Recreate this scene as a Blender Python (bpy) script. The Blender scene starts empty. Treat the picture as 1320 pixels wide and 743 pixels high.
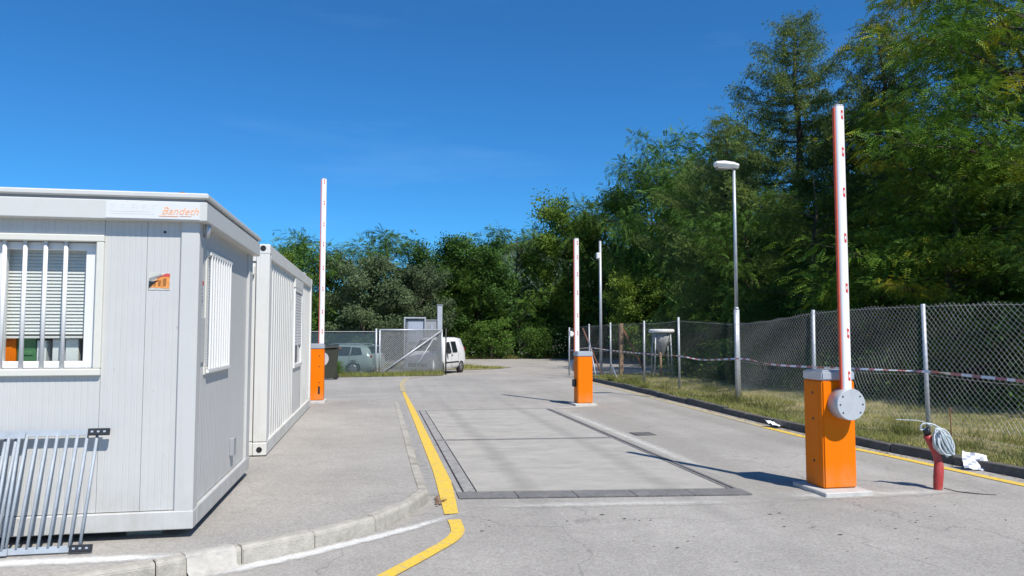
import bpy, bmesh, math, random
import numpy as np
from mathutils import Vector, Matrix, Euler
R = math.radians
random.seed(7)
SC = bpy.context.scene
COL = SC.collection

# ------------------------------------------------------------------ camera
cam = bpy.data.cameras.new('camera')
cam.sensor_width = 36.0
cam.lens = 945.0 / 1320.0 * 36.0
cam.clip_start = 0.05
cam.clip_end = 3000
co = bpy.data.objects.new('camera', cam)
COL.objects.link(co)
co.location = (0, 0, 1.58)
co.rotation_euler = (R(90 + 3.54), 0, R(-10.47))
SC.camera = co

# ------------------------------------------------------------------ light
SUN = Vector((1.26, -2.78, 3.85)).normalized()
ELEV = math.asin(SUN.z)
ROT = math.atan2(SUN.x, SUN.y)
w = bpy.data.worlds.new("World")
SC.world = w
w.use_nodes = True
nt = w.node_tree
bg = nt.nodes['Background']
sky = nt.nodes.new('ShaderNodeTexSky')
sky.sky_type = 'NISHITA'
sky.sun_disc = False
sky.sun_elevation = ELEV
sky.sun_rotation = ROT
sky.air_density = 0.95
sky.dust_density = 0.15
sky.ozone_density = 3.0
sky.altitude = 300
# thin high cirrus, laid out by direction over the whole sky
tc = nt.nodes.new('ShaderNodeTexCoord')
mp = nt.nodes.new('ShaderNodeMapping')
mp.inputs['Scale'].default_value = (1.2, 2.6, 7.0)
mp.inputs['Rotation'].default_value = (0.15, 0.2, 0.4)
mp.inputs['Location'].default_value = (3.1, 1.7, 0.4)
nz = nt.nodes.new('ShaderNodeTexNoise')
nz.inputs['Scale'].default_value = 1.3
nz.inputs['Detail'].default_value = 7
nz.inputs['Roughness'].default_value = 0.6
rp = nt.nodes.new('ShaderNodeValToRGB')
rp.color_ramp.elements[0].position = 0.60
rp.color_ramp.elements[0].color = (0, 0, 0, 1)
rp.color_ramp.elements[1].position = 0.95
rp.color_ramp.elements[1].color = (0.09, 0.09, 0.09, 1)
hs = nt.nodes.new('ShaderNodeMixRGB')          # the camera's deep, saturated blue, the same over the whole sky
hs.blend_type = 'MULTIPLY'
hs.inputs['Fac'].default_value = 1
hs.inputs['Color2'].default_value = (0.20, 0.60, 0.92, 1)
mx = nt.nodes.new('ShaderNodeMixRGB')
mx.inputs['Color2'].default_value = (5.5, 7.2, 9.5, 1)
L = nt.links.new
L(tc.outputs['Generated'], mp.inputs['Vector'])
L(mp.outputs['Vector'], nz.inputs['Vector'])
L(nz.outputs['Fac'], rp.inputs['Fac'])
L(sky.outputs['Color'], hs.inputs['Color1'])
L(rp.outputs['Color'], mx.inputs['Fac'])
L(hs.outputs['Color'], mx.inputs['Color1'])
L(mx.outputs['Color'], bg.inputs['Color'])
bg.inputs['Strength'].default_value = 0.122

sl = bpy.data.lights.new('sun', 'SUN')
sl.energy = 4.5
sl.angle = R(0.5)
sl.color = (1.0, 0.945, 0.865)
so = bpy.data.objects.new('sun', sl)
COL.objects.link(so)
so.rotation_euler = (-SUN).to_track_quat('-Z', 'Y').to_euler()
so.location = SUN * 60

vs = SC.view_settings
vs.view_transform = 'Standard'
vs.look = 'None'
vs.gamma = 1
vs.exposure = 0.35

# ------------------------------------------------------------------ materials
MATS = {}


def new_mat(name):
    m = bpy.data.materials.new(name)
    m.use_nodes = True
    MATS[name] = m
    return m, m.node_tree, m.node_tree.nodes['Principled BSDF']


def mat(name, col, rough=0.6, metal=0.0, var=0.12, scale=6.0, bump=0.0, bscale=40.0, spec=0.5,
        dirt=None, dirt_scale=1.5, dirt_amt=0.4, dirt_lo=0.5, dirt_hi=0.7, stretch=None, coat=0.0):
    """noise-varied colour, optional second-colour dirt patches, optional bump"""
    m, t, p = new_mat(name)
    N, K = t.nodes, t.links.new
    tc = N.new('ShaderNodeTexCoord')
    vec = tc.outputs['Object']
    if stretch:
        mp = N.new('ShaderNodeMapping')
        mp.inputs['Scale'].default_value = stretch
        K(vec, mp.inputs['Vector'])
        vec = mp.outputs['Vector']
    n = N.new('ShaderNodeTexNoise')
    n.inputs['Scale'].default_value = scale
    n.inputs['Detail'].default_value = 6
    n.inputs['Roughness'].default_value = 0.65
    K(vec, n.inputs['Vector'])
    r = N.new('ShaderNodeValToRGB')
    r.color_ramp.elements[0].position = 0.3
    r.color_ramp.elements[1].position = 0.7
    r.color_ramp.elements[0].color = tuple(max(0, c * (1 - var)) for c in col) + (1,)
    r.color_ramp.elements[1].color = tuple(min(1, c * (1 + var)) for c in col) + (1,)
    K(n.outputs['Fac'], r.inputs['Fac'])
    out = r.outputs['Color']
    if dirt:
        n2 = N.new('ShaderNodeTexNoise')
        n2.inputs['Scale'].default_value = dirt_scale
        n2.inputs['Detail'].default_value = 8
        n2.inputs['Roughness'].default_value = 0.7
        K(vec, n2.inputs['Vector'])
        mr = N.new('ShaderNodeMapRange')
        mr.inputs['From Min'].default_value = dirt_lo
        mr.inputs['From Max'].default_value = dirt_hi
        mr.inputs['To Max'].default_value = dirt_amt
        K(n2.outputs['Fac'], mr.inputs['Value'])
        mm = N.new('ShaderNodeMixRGB')
        mm.inputs['Color2'].default_value = tuple(dirt) + (1,)
        K(mr.outputs['Result'], mm.inputs['Fac'])
        K(out, mm.inputs['Color1'])
        out = mm.outputs['Color']
    K(out, p.inputs['Base Color'])
    p.inputs['Roughness'].default_value = rough
    p.inputs['Metallic'].default_value = metal
    p.inputs['Specular IOR Level'].default_value = spec
    if coat:
        p.inputs['Coat Weight'].default_value = coat
        p.inputs['Coat Roughness'].default_value = 0.15
    if bump:
        nb = N.new('ShaderNodeTexNoise')
        nb.inputs['Scale'].default_value = bscale
        nb.inputs['Detail'].default_value = 5
        K(vec, nb.inputs['Vector'])
        b = N.new('ShaderNodeBump')
        b.inputs['Strength'].default_value = bump
        b.inputs['Distance'].default_value = 0.01
        K(nb.outputs['Fac'], b.inputs['Height'])
        K(b.outputs['Normal'], p.inputs['Normal'])
    return m


def weathered_paint(name, col, streak=(0.40, 0.40, 0.36), s_amt=0.35, mud=(0.34, 0.31, 0.25), m_amt=0.55, zlo=0.1, zhi=0.55, rough=0.45):
    """painted sheet steel with rain streaks and splashed mud near the bottom (object space, base at z = 0)"""
    m = mat(name, col, rough, var=0.03, scale=2.5, bump=0.03, bscale=6)
    t = m.node_tree
    N, K = t.nodes, t.links.new
    p = N['Principled BSDF']
    src = p.inputs['Base Color'].links[0].from_socket
    tc = N.new('ShaderNodeTexCoord')

    def layer(scale, stretch, lo, hi, amt, color, src, extra=None):
        mp = N.new('ShaderNodeMapping')
        mp.inputs['Scale'].default_value = stretch
        n = N.new('ShaderNodeTexNoise')
        n.inputs['Scale'].default_value = scale
        n.inputs['Detail'].default_value = 8
        n.inputs['Roughness'].default_value = 0.65
        r = N.new('ShaderNodeMapRange')
        r.inputs['From Min'].default_value = lo
        r.inputs['From Max'].default_value = hi
        r.inputs['To Max'].default_value = amt
        x = N.new('ShaderNodeMixRGB')
        x.inputs['Color2'].default_value = tuple(color) + (1,)
        K(tc.outputs['Object'], mp.inputs['Vector'])
        K(mp.outputs['Vector'], n.inputs['Vector'])
        K(n.outputs['Fac'], r.inputs['Value'])
        f = r.outputs['Result']
        if extra is not None:
            mm = N.new('ShaderNodeMath')
            mm.operation = 'MULTIPLY'
            K(f, mm.inputs[0])
            K(extra, mm.inputs[1])
            f = mm.outputs[0]
        K(f, x.inputs['Fac'])
        K(src, x.inputs['Color1'])
        return x.outputs['Color']
    out = layer(5.0, (6, 6, 0.22), 0.52, 0.80, s_amt, streak, src)
    out = layer(1.2, (1, 1, 1), 0.50, 0.78, s_amt * 0.6, streak, out)
    sep = N.new('ShaderNodeSeparateXYZ')
    K(tc.outputs['Object'], sep.inputs['Vector'])
    zr = N.new('ShaderNodeMapRange')
    zr.inputs['From Min'].default_value = zhi
    zr.inputs['From Max'].default_value = zlo
    K(sep.outputs['Z'], zr.inputs['Value'])
    out = layer(7.0, (1, 1, 0.6), 0.38, 0.75, m_amt, mud, out, zr.outputs['Result'])
    out = layer(26.0, (1, 1, 0.5), 0.66, 0.74, 0.5, (0.30, 0.20, 0.12), out)
    K(out, p.inputs['Base Color'])
    return m


def asphalt(name, base, grain=0.35, patch=0.16, tint=(1, 1, 1), streak=True, crack=0.28):
    """old bleached asphalt: visible aggregate, worn patches, faint streaks along the drive, hairline cracks"""
    m, t, p = new_mat(name)
    N, K = t.nodes, t.links.new
    tc = N.new('ShaderNodeTexCoord')
    vec = tc.outputs['Object']

    def noise(scale, detail=6, rough=0.6, v=vec):
        n = N.new('ShaderNodeTexNoise')
        n.inputs['Scale'].default_value = scale
        n.inputs['Detail'].default_value = detail
        n.inputs['Roughness'].default_value = rough
        K(v, n.inputs['Vector'])
        return n.outputs['Fac']

    def rng(v, lo, hi, a, b):
        r = N.new('ShaderNodeMapRange')
        r.inputs['From Min'].default_value = lo
        r.inputs['From Max'].default_value = hi
        r.inputs['To Min'].default_value = a
        r.inputs['To Max'].default_value = b
        K(v, r.inputs['Value'])
        return r.outputs['Result']

    def mul(a, b):
        x = N.new('ShaderNodeMath')
        x.operation = 'MULTIPLY'
        K(a, x.inputs[0])
        K(b, x.inputs[1])
        return x.outputs[0]
    vor = N.new('ShaderNodeTexVoronoi')
    vor.inputs['Scale'].default_value = 85
    K(vec, vor.inputs['Vector'])
    g1 = N.new('ShaderNodeSeparateColor')
    K(vor.outputs['Color'], g1.inputs['Color'])
    f = rng(g1.outputs[0], 0, 1, 1 - grain, 1 + grain)
    f = mul(f, rng(noise(28, 4, 0.7), 0.3, 0.7, 0.9, 1.1))
    f = mul(f, rng(noise(0.55, 8, 0.62), 0.3, 0.7, 1 - patch, 1 + patch))
    f = mul(f, rng(noise(3.5, 6, 0.7), 0.3, 0.72, 1.06, 0.93))
    if streak:
        mp = N.new('ShaderNodeMapping')
        mp.inputs['Scale'].default_value = (2.2, 0.07, 1)
        K(vec, mp.inputs['Vector'])
        f = mul(f, rng(noise(1.0, 5, 0.6, mp.outputs['Vector']), 0.3, 0.7, 0.93, 1.06))
    if crack:
        mpc = N.new('ShaderNodeMapping')
        K(vec, mpc.inputs['Vector'])
        va = N.new('ShaderNodeVectorMath')
        va.operation = 'ADD'
        nn = N.new('ShaderNodeTexNoise')
        nn.inputs['Scale'].default_value = 1.4
        nn.inputs['Detail'].default_value = 6
        K(vec, nn.inputs['Vector'])
        K(mpc.outputs['Vector'], va.inputs[0])
        K(nn.outputs['Color'], va.inputs[1])
        v2 = N.new('ShaderNodeTexVoronoi')
        v2.feature = 'DISTANCE_TO_EDGE'
        v2.inputs['Scale'].default_value = 0.42
        K(va.outputs[0], v2.inputs['Vector'])
        ck = rng(v2.outputs['Distance'], 0.0, 0.006, 1 - crack, 1.0)
        f = mul(f, ck)
    # long blotches: oil, old repairs, dust
    n5 = noise(0.23, 7, 0.55)
    f = mul(f, rng(n5, 0.45, 0.7, 1.03, 0.90))
    n6 = noise(6.5, 9, 0.8)
    f = mul(f, rng(n6, 0.60, 0.74, 1.0, 0.80))
    # small dark specks: tar, stones pressed in
    v3 = N.new('ShaderNodeTexVoronoi')
    v3.inputs['Scale'].default_value = 9
    K(vec, v3.inputs['Vector'])
    f = mul(f, rng(v3.outputs['Distance'], 0.04, 0.08, 0.86, 1.0))
    c = N.new('ShaderNodeMixRGB')
    c.blend_type = 'MULTIPLY'
    c.inputs['Fac'].default_value = 1
    c.inputs['Color1'].default_value = tuple(base * k for k in tint) + (1,)
    K(f, c.inputs['Color2'])
    K(c.outputs['Color'], p.inputs['Base Color'])
    p.inputs['Roughness'].default_value = 0.88
    p.inputs['Specular IOR Level'].default_value = 0.3
    b = N.new('ShaderNodeBump')
    b.inputs['Strength'].default_value = 0.5
    b.inputs['Distance'].default_value = 0.006
    K(g1.outputs[1], b.inputs['Height'])
    K(b.outputs['Normal'], p.inputs['Normal'])
    return m


def leaf_mat(name, c1, c2, c3, patch=0.5, trans=0.28, yellow=None):
    """leaves: colour differs from leaf to leaf and, softly, from bough to bough"""
    m, t, p = new_mat(name)
    N, K = t.nodes, t.links.new
    ge = N.new('ShaderNodeNewGeometry')
    tc = N.new('ShaderNodeTexCoord')
    oi = N.new('ShaderNodeObjectInfo')
    n = N.new('ShaderNodeTexNoise')
    n.inputs['Scale'].default_value = patch
    n.inputs['Detail'].default_value = 3
    K(tc.outputs['Object'], n.inputs['Vector'])
    r = N.new('ShaderNodeValToRGB')
    e = r.color_ramp.elements
    e[0].position = 0.0
    e[0].color = tuple(c1) + (1,)
    e[1].position = 1.0
    e[1].color = tuple(c3) + (1,)
    x = e.new(0.5)
    x.color = tuple(c2) + (1,)
    ad = N.new('ShaderNodeMath')
    ad.operation = 'MULTIPLY_ADD'
    ad.inputs[1].default_value = 0.55
    K(ge.outputs['Random Per Island'], ad.inputs[0])
    mr = N.new('ShaderNodeMapRange')
    mr.inputs['From Min'].default_value = 0.3
    mr.inputs['From Max'].default_value = 0.7
    mr.inputs['To Max'].default_value = 0.45
    K(n.outputs['Fac'], mr.inputs['Value'])
    K(mr.outputs['Result'], ad.inputs[2])
    K(ad.outputs[0], r.inputs['Fac'])
    out = r.outputs['Color']
    if yellow:
        n2 = N.new('ShaderNodeTexNoise')
        n2.inputs['Scale'].default_value = 0.55
        n2.inputs['Detail'].default_value = 4
        K(tc.outputs['Object'], n2.inputs['Vector'])
        m2 = N.new('ShaderNodeMapRange')
        m2.inputs['From Min'].default_value = 0.56
        m2.inputs['From Max'].default_value = 0.64
        m2.inputs['To Max'].default_value = 0.85
        K(n2.outputs['Fac'], m2.inputs['Value'])
        mm = N.new('ShaderNodeMixRGB')
        mm.inputs['Color2'].default_value = tuple(yellow) + (1,)
        K(m2.outputs['Result'], mm.inputs['Fac'])
        K(out, mm.inputs['Color1'])
        out = mm.outputs['Color']
    hv = N.new('ShaderNodeHueSaturation')
    vr = N.new('ShaderNodeMapRange')
    vr.inputs['To Min'].default_value = 0.82
    vr.inputs['To Max'].default_value = 1.2
    K(oi.outputs['Random'], vr.inputs['Value'])
    K(vr.outputs['Result'], hv.inputs['Value'])
    K(out, hv.inputs['Color'])
    out = hv.outputs['Color']
    K(out, p.inputs['Base Color'])
    p.inputs['Roughness'].default_value = 0.65
    p.inputs['Specular IOR Level'].default_value = 0.18
    tr = N.new('ShaderNodeBsdfTranslucent')
    ms = N.new('ShaderNodeMixShader')
    ms.inputs['Fac'].default_value = trans
    K(out, tr.inputs['Color'])
    K(p.outputs[0], ms.inputs[1])
    K(tr.outputs[0], ms.inputs[2])
    K(ms.outputs[0], N['Material Output'].inputs['Surface'])
    return m


M_ROAD = asphalt('road_asphalt', 0.33, 0.17, 0.12, (1.04, 0.98, 0.885))
M_WALK = asphalt('walkway_asphalt', 0.33, 0.16, 0.12, (1.04, 0.98, 0.89), streak=False, crack=0.15)
M_DECK = mat('weighbridge_concrete', (0.375, 0.355, 0.315), 0.85, var=0.13, scale=2.0, bump=0.4, bscale=30,
             dirt=(0.23, 0.225, 0.215), dirt_scale=3.0, dirt_amt=0.6, dirt_lo=0.50, dirt_hi=0.72, stretch=(0.8, 1.5, 1))
M_SCREED = mat('cement_screed', (0.50, 0.49, 0.46), 0.9, var=0.12, scale=9, bump=0.4, bscale=60,
               dirt=(0.32, 0.31, 0.3), dirt_scale=3, dirt_amt=0.7)


def film_mat(name, col, lo=0.35, hi=0.65, scale=7, top=0.9):
    """thin spilled or swept layer that thins out raggedly towards its rim (vertex attribute 'cover')"""
    m, t, p = new_mat(name)
    N, K = t.nodes, t.links.new
    tc = N.new('ShaderNodeTexCoord')
    at = N.new('ShaderNodeAttribute')
    at.attribute_name = 'cover'
    n = N.new('ShaderNodeTexNoise')
    n.inputs['Scale'].default_value = scale
    n.inputs['Detail'].default_value = 9
    n.inputs['Roughness'].default_value = 0.7
    K(tc.outputs['Object'], n.inputs['Vector'])
    a = N.new('ShaderNodeMath')
    a.operation = 'ADD'
    K(at.outputs['Fac'], a.inputs[0])
    K(n.outputs['Fac'], a.inputs[1])
    r = N.new('ShaderNodeMapRange')
    r.inputs['From Min'].default_value = 0.5 + lo
    r.inputs['From Max'].default_value = 0.5 + hi + 0.35
    r.inputs['To Max'].default_value = top
    K(a.outputs[0], r.inputs['Value'])
    n2 = N.new('ShaderNodeTexNoise')
    n2.inputs['Scale'].default_value = 40
    n2.inputs['Detail'].default_value = 5
    K(tc.outputs['Object'], n2.inputs['Vector'])
    cr = N.new('ShaderNodeValToRGB')
    cr.color_ramp.elements[0].position = 0.3
    cr.color_ramp.elements[1].position = 0.7
    cr.color_ramp.elements[0].color = tuple(c * 0.84 for c in col) + (1,)
    cr.color_ramp.elements[1].color = tuple(min(1, c * 1.1) for c in col) + (1,)
    K(n2.outputs['Fac'], cr.inputs['Fac'])
    K(cr.outputs['Color'], p.inputs['Base Color'])
    p.inputs['Roughness'].default_value = 0.92
    tr = N.new('ShaderNodeBsdfTransparent')
    ms = N.new('ShaderNodeMixShader')
    K(r.outputs['Result'], ms.inputs['Fac'])
    K(tr.outputs[0], ms.inputs[1])
    K(p.outputs[0], ms.inputs[2])
    K(ms.outputs[0], N['Material Output'].inputs['Surface'])
    return m


M_CFILM = film_mat('cement_film', (0.53, 0.515, 0.47))
M_WFILM = film_mat('white_cement_film', (0.66, 0.65, 0.61), 0.25, 0.5, 9, 0.95)
M_DUST = film_mat('sand_dust', (0.44, 0.42, 0.37), 0.3, 0.9, 5, 0.55)
M_GREASE = film_mat('tyre_grime', (0.22, 0.215, 0.21), 0.35, 1.0, 2.2, 0.22)
M_KERB = mat('kerb_concrete', (0.40, 0.375, 0.325), 0.9, var=0.18, scale=10, bump=0.7, bscale=60,
             dirt=(0.19, 0.175, 0.13), dirt_scale=3.5, dirt_amt=0.75, dirt_lo=0.47, dirt_hi=0.72)
M_MORTAR = mat('mortar', (0.44, 0.42, 0.375), 0.9, var=0.15, scale=12, bump=0.6, bscale=50, dirt=(0.33, 0.31, 0.27), dirt_scale=8, dirt_amt=0.7)
M_KERBD = mat('weathered_kerb_concrete', (0.105, 0.10, 0.09), 0.95, var=0.3, scale=12, bump=0.6, bscale=50,
              dirt=(0.045, 0.045, 0.04), dirt_scale=3, dirt_amt=0.8)
M_YEL = mat('yellow_road_paint', (0.74, 0.49, 0.045), 0.75, var=0.10, scale=18, bump=0.3, bscale=200,
            dirt=(0.40, 0.35, 0.22), dirt_scale=22, dirt_amt=0.75, dirt_lo=0.48, dirt_hi=0.66)
M_YELW = mat('faded_yellow_road_paint', (0.50, 0.41, 0.19), 0.8, var=0.12, scale=12, bump=0.3, bscale=200,
             dirt=(0.29, 0.28, 0.26), dirt_scale=5, dirt_amt=0.95, dirt_lo=0.46, dirt_hi=0.6)
M_EDGE = mat('worn_edge_plate', (0.31, 0.30, 0.28), 0.8, var=0.2, scale=12, bump=0.7, bscale=100,
             dirt=(0.16, 0.155, 0.15), dirt_scale=5, dirt_amt=0.6)
M_STEEL = mat('worn_steel_plate', (0.175, 0.168, 0.162), 0.75, metal=0.0, var=0.2, scale=20, bump=0.7, bscale=120,
              dirt=(0.27, 0.26, 0.25), dirt_scale=4, dirt_amt=0.6)
M_STEELD = mat('dark_joint_steel', (0.05, 0.047, 0.047), 0.7, metal=0.3, var=0.25, scale=20,
               dirt=(0.16, 0.13, 0.12), dirt_scale=4, dirt_amt=0.5)
M_GALVR = mat('dull_galvanised_bar', (0.36, 0.40, 0.44), 0.6, metal=0.1, var=0.12, scale=16)
M_GALV = mat('galvanised_steel', (0.46, 0.49, 0.52), 0.5, metal=0.35, var=0.15, scale=16,
             dirt=(0.3, 0.31, 0.32), dirt_scale=9, dirt_amt=0.5)
M_WIRE = mat('galvanised_wire', (0.50, 0.50, 0.49), 0.5, metal=0.35, var=0.2, scale=8)
M_WIRED = mat('dull_wire', (0.15, 0.155, 0.15), 0.55, metal=0.3, var=0.2, scale=8)
M_CONT = weathered_paint('white_painted_steel', (0.53, 0.53, 0.515))
M_CONT2 = weathered_paint('old_white_painted_steel', (0.66, 0.655, 0.62), (0.42, 0.40, 0.35), 0.5, rough=0.55)
M_FASC = mat('pale_grey_roof_trim', (0.57, 0.575, 0.55), 0.5, var=0.04, scale=3,
             dirt=(0.42, 0.41, 0.37), dirt_scale=3, dirt_amt=0.55, dirt_lo=0.54, dirt_hi=0.8)
M_CREAM = mat('cream_window_frame', (0.64, 0.63, 0.56), 0.4, var=0.04, scale=5,
              dirt=(0.45, 0.42, 0.34), dirt_scale=5, dirt_amt=0.5, dirt_lo=0.56, dirt_hi=0.8)
M_WHITE = mat('white_plastic', (0.74, 0.74, 0.73), 0.35, var=0.02, scale=4)
M_BLIND = mat('blind_slats', (0.74, 0.71, 0.69), 0.5, var=0.05, scale=4)
M_DARK = mat('dark_opening', (0.012, 0.012, 0.014), 0.8, var=0.2)
M_BLACK = mat('black_plastic', (0.02, 0.02, 0.022), 0.5, var=0.2)
M_ORANGE = weathered_paint('orange_powder_coat', (0.82, 0.182, 0.0), (0.70, 0.24, 0.03), 0.35, (0.42, 0.27, 0.16), 0.6, 0.04, 0.32, 0.5)
M_ORANGE.node_tree.nodes['Principled BSDF'].inputs['Specular IOR Level'].default_value = 0.15
M_CAP = mat('cast_aluminium', (0.52, 0.54, 0.57), 0.38, metal=0.45, var=0.06, scale=6)
M_DISC = mat('grey_painted_aluminium', (0.50, 0.52, 0.54), 0.4, metal=0.15, var=0.05, scale=12,
             dirt=(0.36, 0.37, 0.38), dirt_scale=10, dirt_amt=0.4)
M_ARM = mat('white_arm_enamel', (0.82, 0.80, 0.78), 0.3, var=0.02, scale=5)
M_RED = mat('red_reflective_tape', (0.62, 0.05, 0.03), 0.35, var=0.08, scale=12)
M_TAPER = mat('faded_red_tape_print', (0.48, 0.19, 0.18), 0.5, var=0.1, scale=12)
M_REDD = mat('red_rubber_edge', (0.62, 0.09, 0.035), 0.6, var=0.12, scale=12)
M_RUST = mat('rusty_steel', (0.20, 0.085, 0.045), 0.85, var=0.35, scale=14, bump=0.3)
M_WOOD = mat('weathered_timber', (0.26, 0.17, 0.10), 0.85, var=0.3, scale=9, stretch=(6, 6, 0.8), bump=0.3)
M_BARK = mat('bark', (0.075, 0.062, 0.048), 0.95, var=0.4, scale=7, stretch=(2, 2, 0.5), bump=0.8, bscale=14)
M_SOIL = mat('leafy_soil', (0.09, 0.072, 0.045), 1.0, var=0.35, scale=3, bump=0.8, bscale=25,
             dirt=(0.10, 0.10, 0.035), dirt_scale=0.9, dirt_amt=0.8)
M_VERGE = mat('dry_turf', (0.27, 0.225, 0.11), 1.0, var=0.3, scale=4, bump=0.9, bscale=40,
              dirt=(0.09, 0.11, 0.03), dirt_scale=1.1, dirt_amt=0.8)
M_PIPE = mat('red_conduit_plastic', (0.40, 0.042, 0.036), 0.5, var=0.15, scale=9,
             dirt=(0.35, 0.2, 0.17), dirt_scale=10, dirt_amt=0.5)
M_CABLE = mat('grey_cable_sheath', (0.50, 0.56, 0.58), 0.5, var=0.08, scale=20)
M_BINM = mat('olive_bin_plastic', (0.035, 0.036, 0.022), 0.6, var=0.15, scale=5)
M_TYRE = mat('tyre_rubber', (0.02, 0.02, 0.02), 0.85, var=0.2)
M_RIM = mat('alloy_rim', (0.35, 0.35, 0.36), 0.4, metal=0.6, var=0.1)
M_VAN = mat('white_car_paint', (0.80, 0.81, 0.82), 0.28, var=0.02, scale=2, coat=0.5)
M_CAR = mat('pale_green_car_paint', (0.42, 0.53, 0.50), 0.3, metal=0.2, var=0.03, scale=2, coat=0.5)
M_TANK = mat('white_hopper_plastic', (0.75, 0.75, 0.72), 0.6, var=0.05, scale=4,
             dirt=(0.3, 0.29, 0.27), dirt_scale=3, dirt_amt=0.5)
M_TANKG = mat('grey_hopper_side', (0.27, 0.28, 0.28), 0.7, var=0.15, scale=4,
              dirt=(0.5, 0.5, 0.48), dirt_scale=4, dirt_amt=0.6)
M_BOX = mat('grey_steel_cabin', (0.30, 0.31, 0.32), 0.5, var=0.08, scale=3)
M_BOXP = mat('blue_grey_panel', (0.36, 0.40, 0.47), 0.4, var=0.05, scale=3)
M_PAPER = mat('white_paper', (0.80, 0.81, 0.84), 0.8, var=0.04, scale=8)
M_INK = mat('grey_ink', (0.35, 0.37, 0.44), 0.8, var=0.1)
M_STO = mat('orange_sticker', (0.72, 0.28, 0.07), 0.6, var=0.25, scale=30)
M_STB = mat('brown_sticker_print', (0.33, 0.13, 0.03), 0.6, var=0.2, scale=30)
M_STR = mat('red_sticker_print', (0.60, 0.07, 0.06), 0.6, var=0.15, scale=30)
M_GLUE = mat('sticker_glue_residue', (0.50, 0.51, 0.46), 0.8, var=0.2, scale=60)
M_LOGO = mat('faded_orange_print', (0.85, 0.42, 0.22), 0.6, var=0.15, scale=30)
M_GHOST = mat('ghost_print', (0.60, 0.62, 0.62), 0.6, var=0.1)
M_PATCHW = mat('white_sign_film', (0.66, 0.67, 0.66), 0.4, var=0.02)
M_GREENB = mat('green_crate_plastic', (0.07, 0.20, 0.08), 0.5, var=0.1)
M_FLOORIN = mat('cabin_lining', (0.30, 0.30, 0.29), 0.7, var=0.05)
M_LENS = mat('red_lens', (0.35, 0.01, 0.01), 0.2, var=0.05)
M_LAMPC = mat('clear_lens', (0.75, 0.76, 0.78), 0.15, var=0.05)
M_LITTER = mat('brown_leaf_litter', (0.20, 0.11, 0.055), 0.9, var=0.4, scale=20)
M_STONE = mat('dark_grit', (0.07, 0.068, 0.062), 0.9, var=0.3, scale=20)

M_GLASS, _t, _p = new_mat('window_glass')
_tr = _t.nodes.new('ShaderNodeBsdfTransparent')
_tr.inputs['Color'].default_value = (0.96, 0.98, 0.97, 1)
_gl = _t.nodes.new('ShaderNodeBsdfGlossy')
_gl.inputs['Roughness'].default_value = 0.02
_fr = _t.nodes.new('ShaderNodeLayerWeight')
_fr.inputs['Blend'].default_value = 0.12
_ms = _t.nodes.new('ShaderNodeMixShader')
_t.links.new(_fr.outputs['Facing'], _ms.inputs['Fac'])
_t.links.new(_tr.outputs[0], _ms.inputs[1])
_t.links.new(_gl.outputs[0], _ms.inputs[2])
_t.links.new(_ms.outputs[0], _t.nodes['Material Output'].inputs['Surface'])
M_CGLASS = mat('car_glass', (0.02, 0.025, 0.03), 0.06, var=0.1, spec=0.8)



def netting(name, col, lo, hi):
    """woven shade cloth: fine open weave, so partly see-through"""
    m, t, p = new_mat(name)
    p.inputs['Base Color'].default_value = tuple(col) + (1,)
    p.inputs['Roughness'].default_value = 0.9
    tr = t.nodes.new('ShaderNodeBsdfTransparent')
    ms = t.nodes.new('ShaderNodeMixShader')
    n = t.nodes.new('ShaderNodeTexNoise')
    n.inputs['Scale'].default_value = 2.5
    mr = t.nodes.new('ShaderNodeMapRange')
    mr.inputs['To Min'].default_value = lo
    mr.inputs['To Max'].default_value = hi
    t.links.new(n.outputs['Fac'], mr.inputs['Value'])
    t.links.new(mr.outputs['Result'], ms.inputs['Fac'])
    t.links.new(tr.outputs[0], ms.inputs[1])
    t.links.new(p.outputs[0], ms.inputs[2])
    t.links.new(ms.outputs[0], t.nodes['Material Output'].inputs['Surface'])
    return m


M_NET = netting('blue_shade_netting', (0.055, 0.12, 0.145), 0.42, 0.64)
M_NET2 = netting('grey_shade_netting', (0.055, 0.075, 0.085), 0.55, 0.80)

M_ROB = leaf_mat('robinia_leaves', (0.041, 0.087, 0.016), (0.079, 0.163, 0.025), (0.164, 0.254, 0.041), 0.45, 0.2)
M_ROBY = leaf_mat('yellowing_robinia_leaves', (0.058, 0.130, 0.018), (0.125, 0.238, 0.028), (0.250, 0.360, 0.039), 0.5, 0.24,
                  yellow=(0.46, 0.40, 0.03))
M_OAK = leaf_mat('dark_broad_leaves', (0.032, 0.076, 0.017), (0.062, 0.133, 0.027), (0.110, 0.196, 0.037), 0.35, 0.25)
M_LARCH = leaf_mat('larch_needles', (0.059, 0.093, 0.028), (0.110, 0.164, 0.041), (0.191, 0.242, 0.051), 0.5, 0.25)
M_BLUEG = leaf_mat('grey_green_leaves', (0.062, 0.100, 0.051), (0.102, 0.148, 0.070), (0.156, 0.198, 0.090), 0.4, 0.25)
M_LIME = leaf_mat('light_green_leaves', (0.088, 0.153, 0.023), (0.147, 0.235, 0.032), (0.235, 0.318, 0.045), 0.4, 0.32)
M_GRASS = leaf_mat('grass_blades', (0.105, 0.171, 0.028), (0.246, 0.257, 0.078), (0.418, 0.385, 0.146), 0.8, 0.3)
M_HILL = mat('wooded_hillside', (0.05, 0.085, 0.05), 1.0, var=0.5, scale=0.12, bump=1, bscale=0.3)

# ------------------------------------------------------------------ object helpers


def g(y):
    """the yard is level up to the barriers and drops half a metre further on"""
    t = min(max((y - 24) / 14.0, 0), 1)
    return -0.45 * t * t * (3 - 2 * t)


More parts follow.
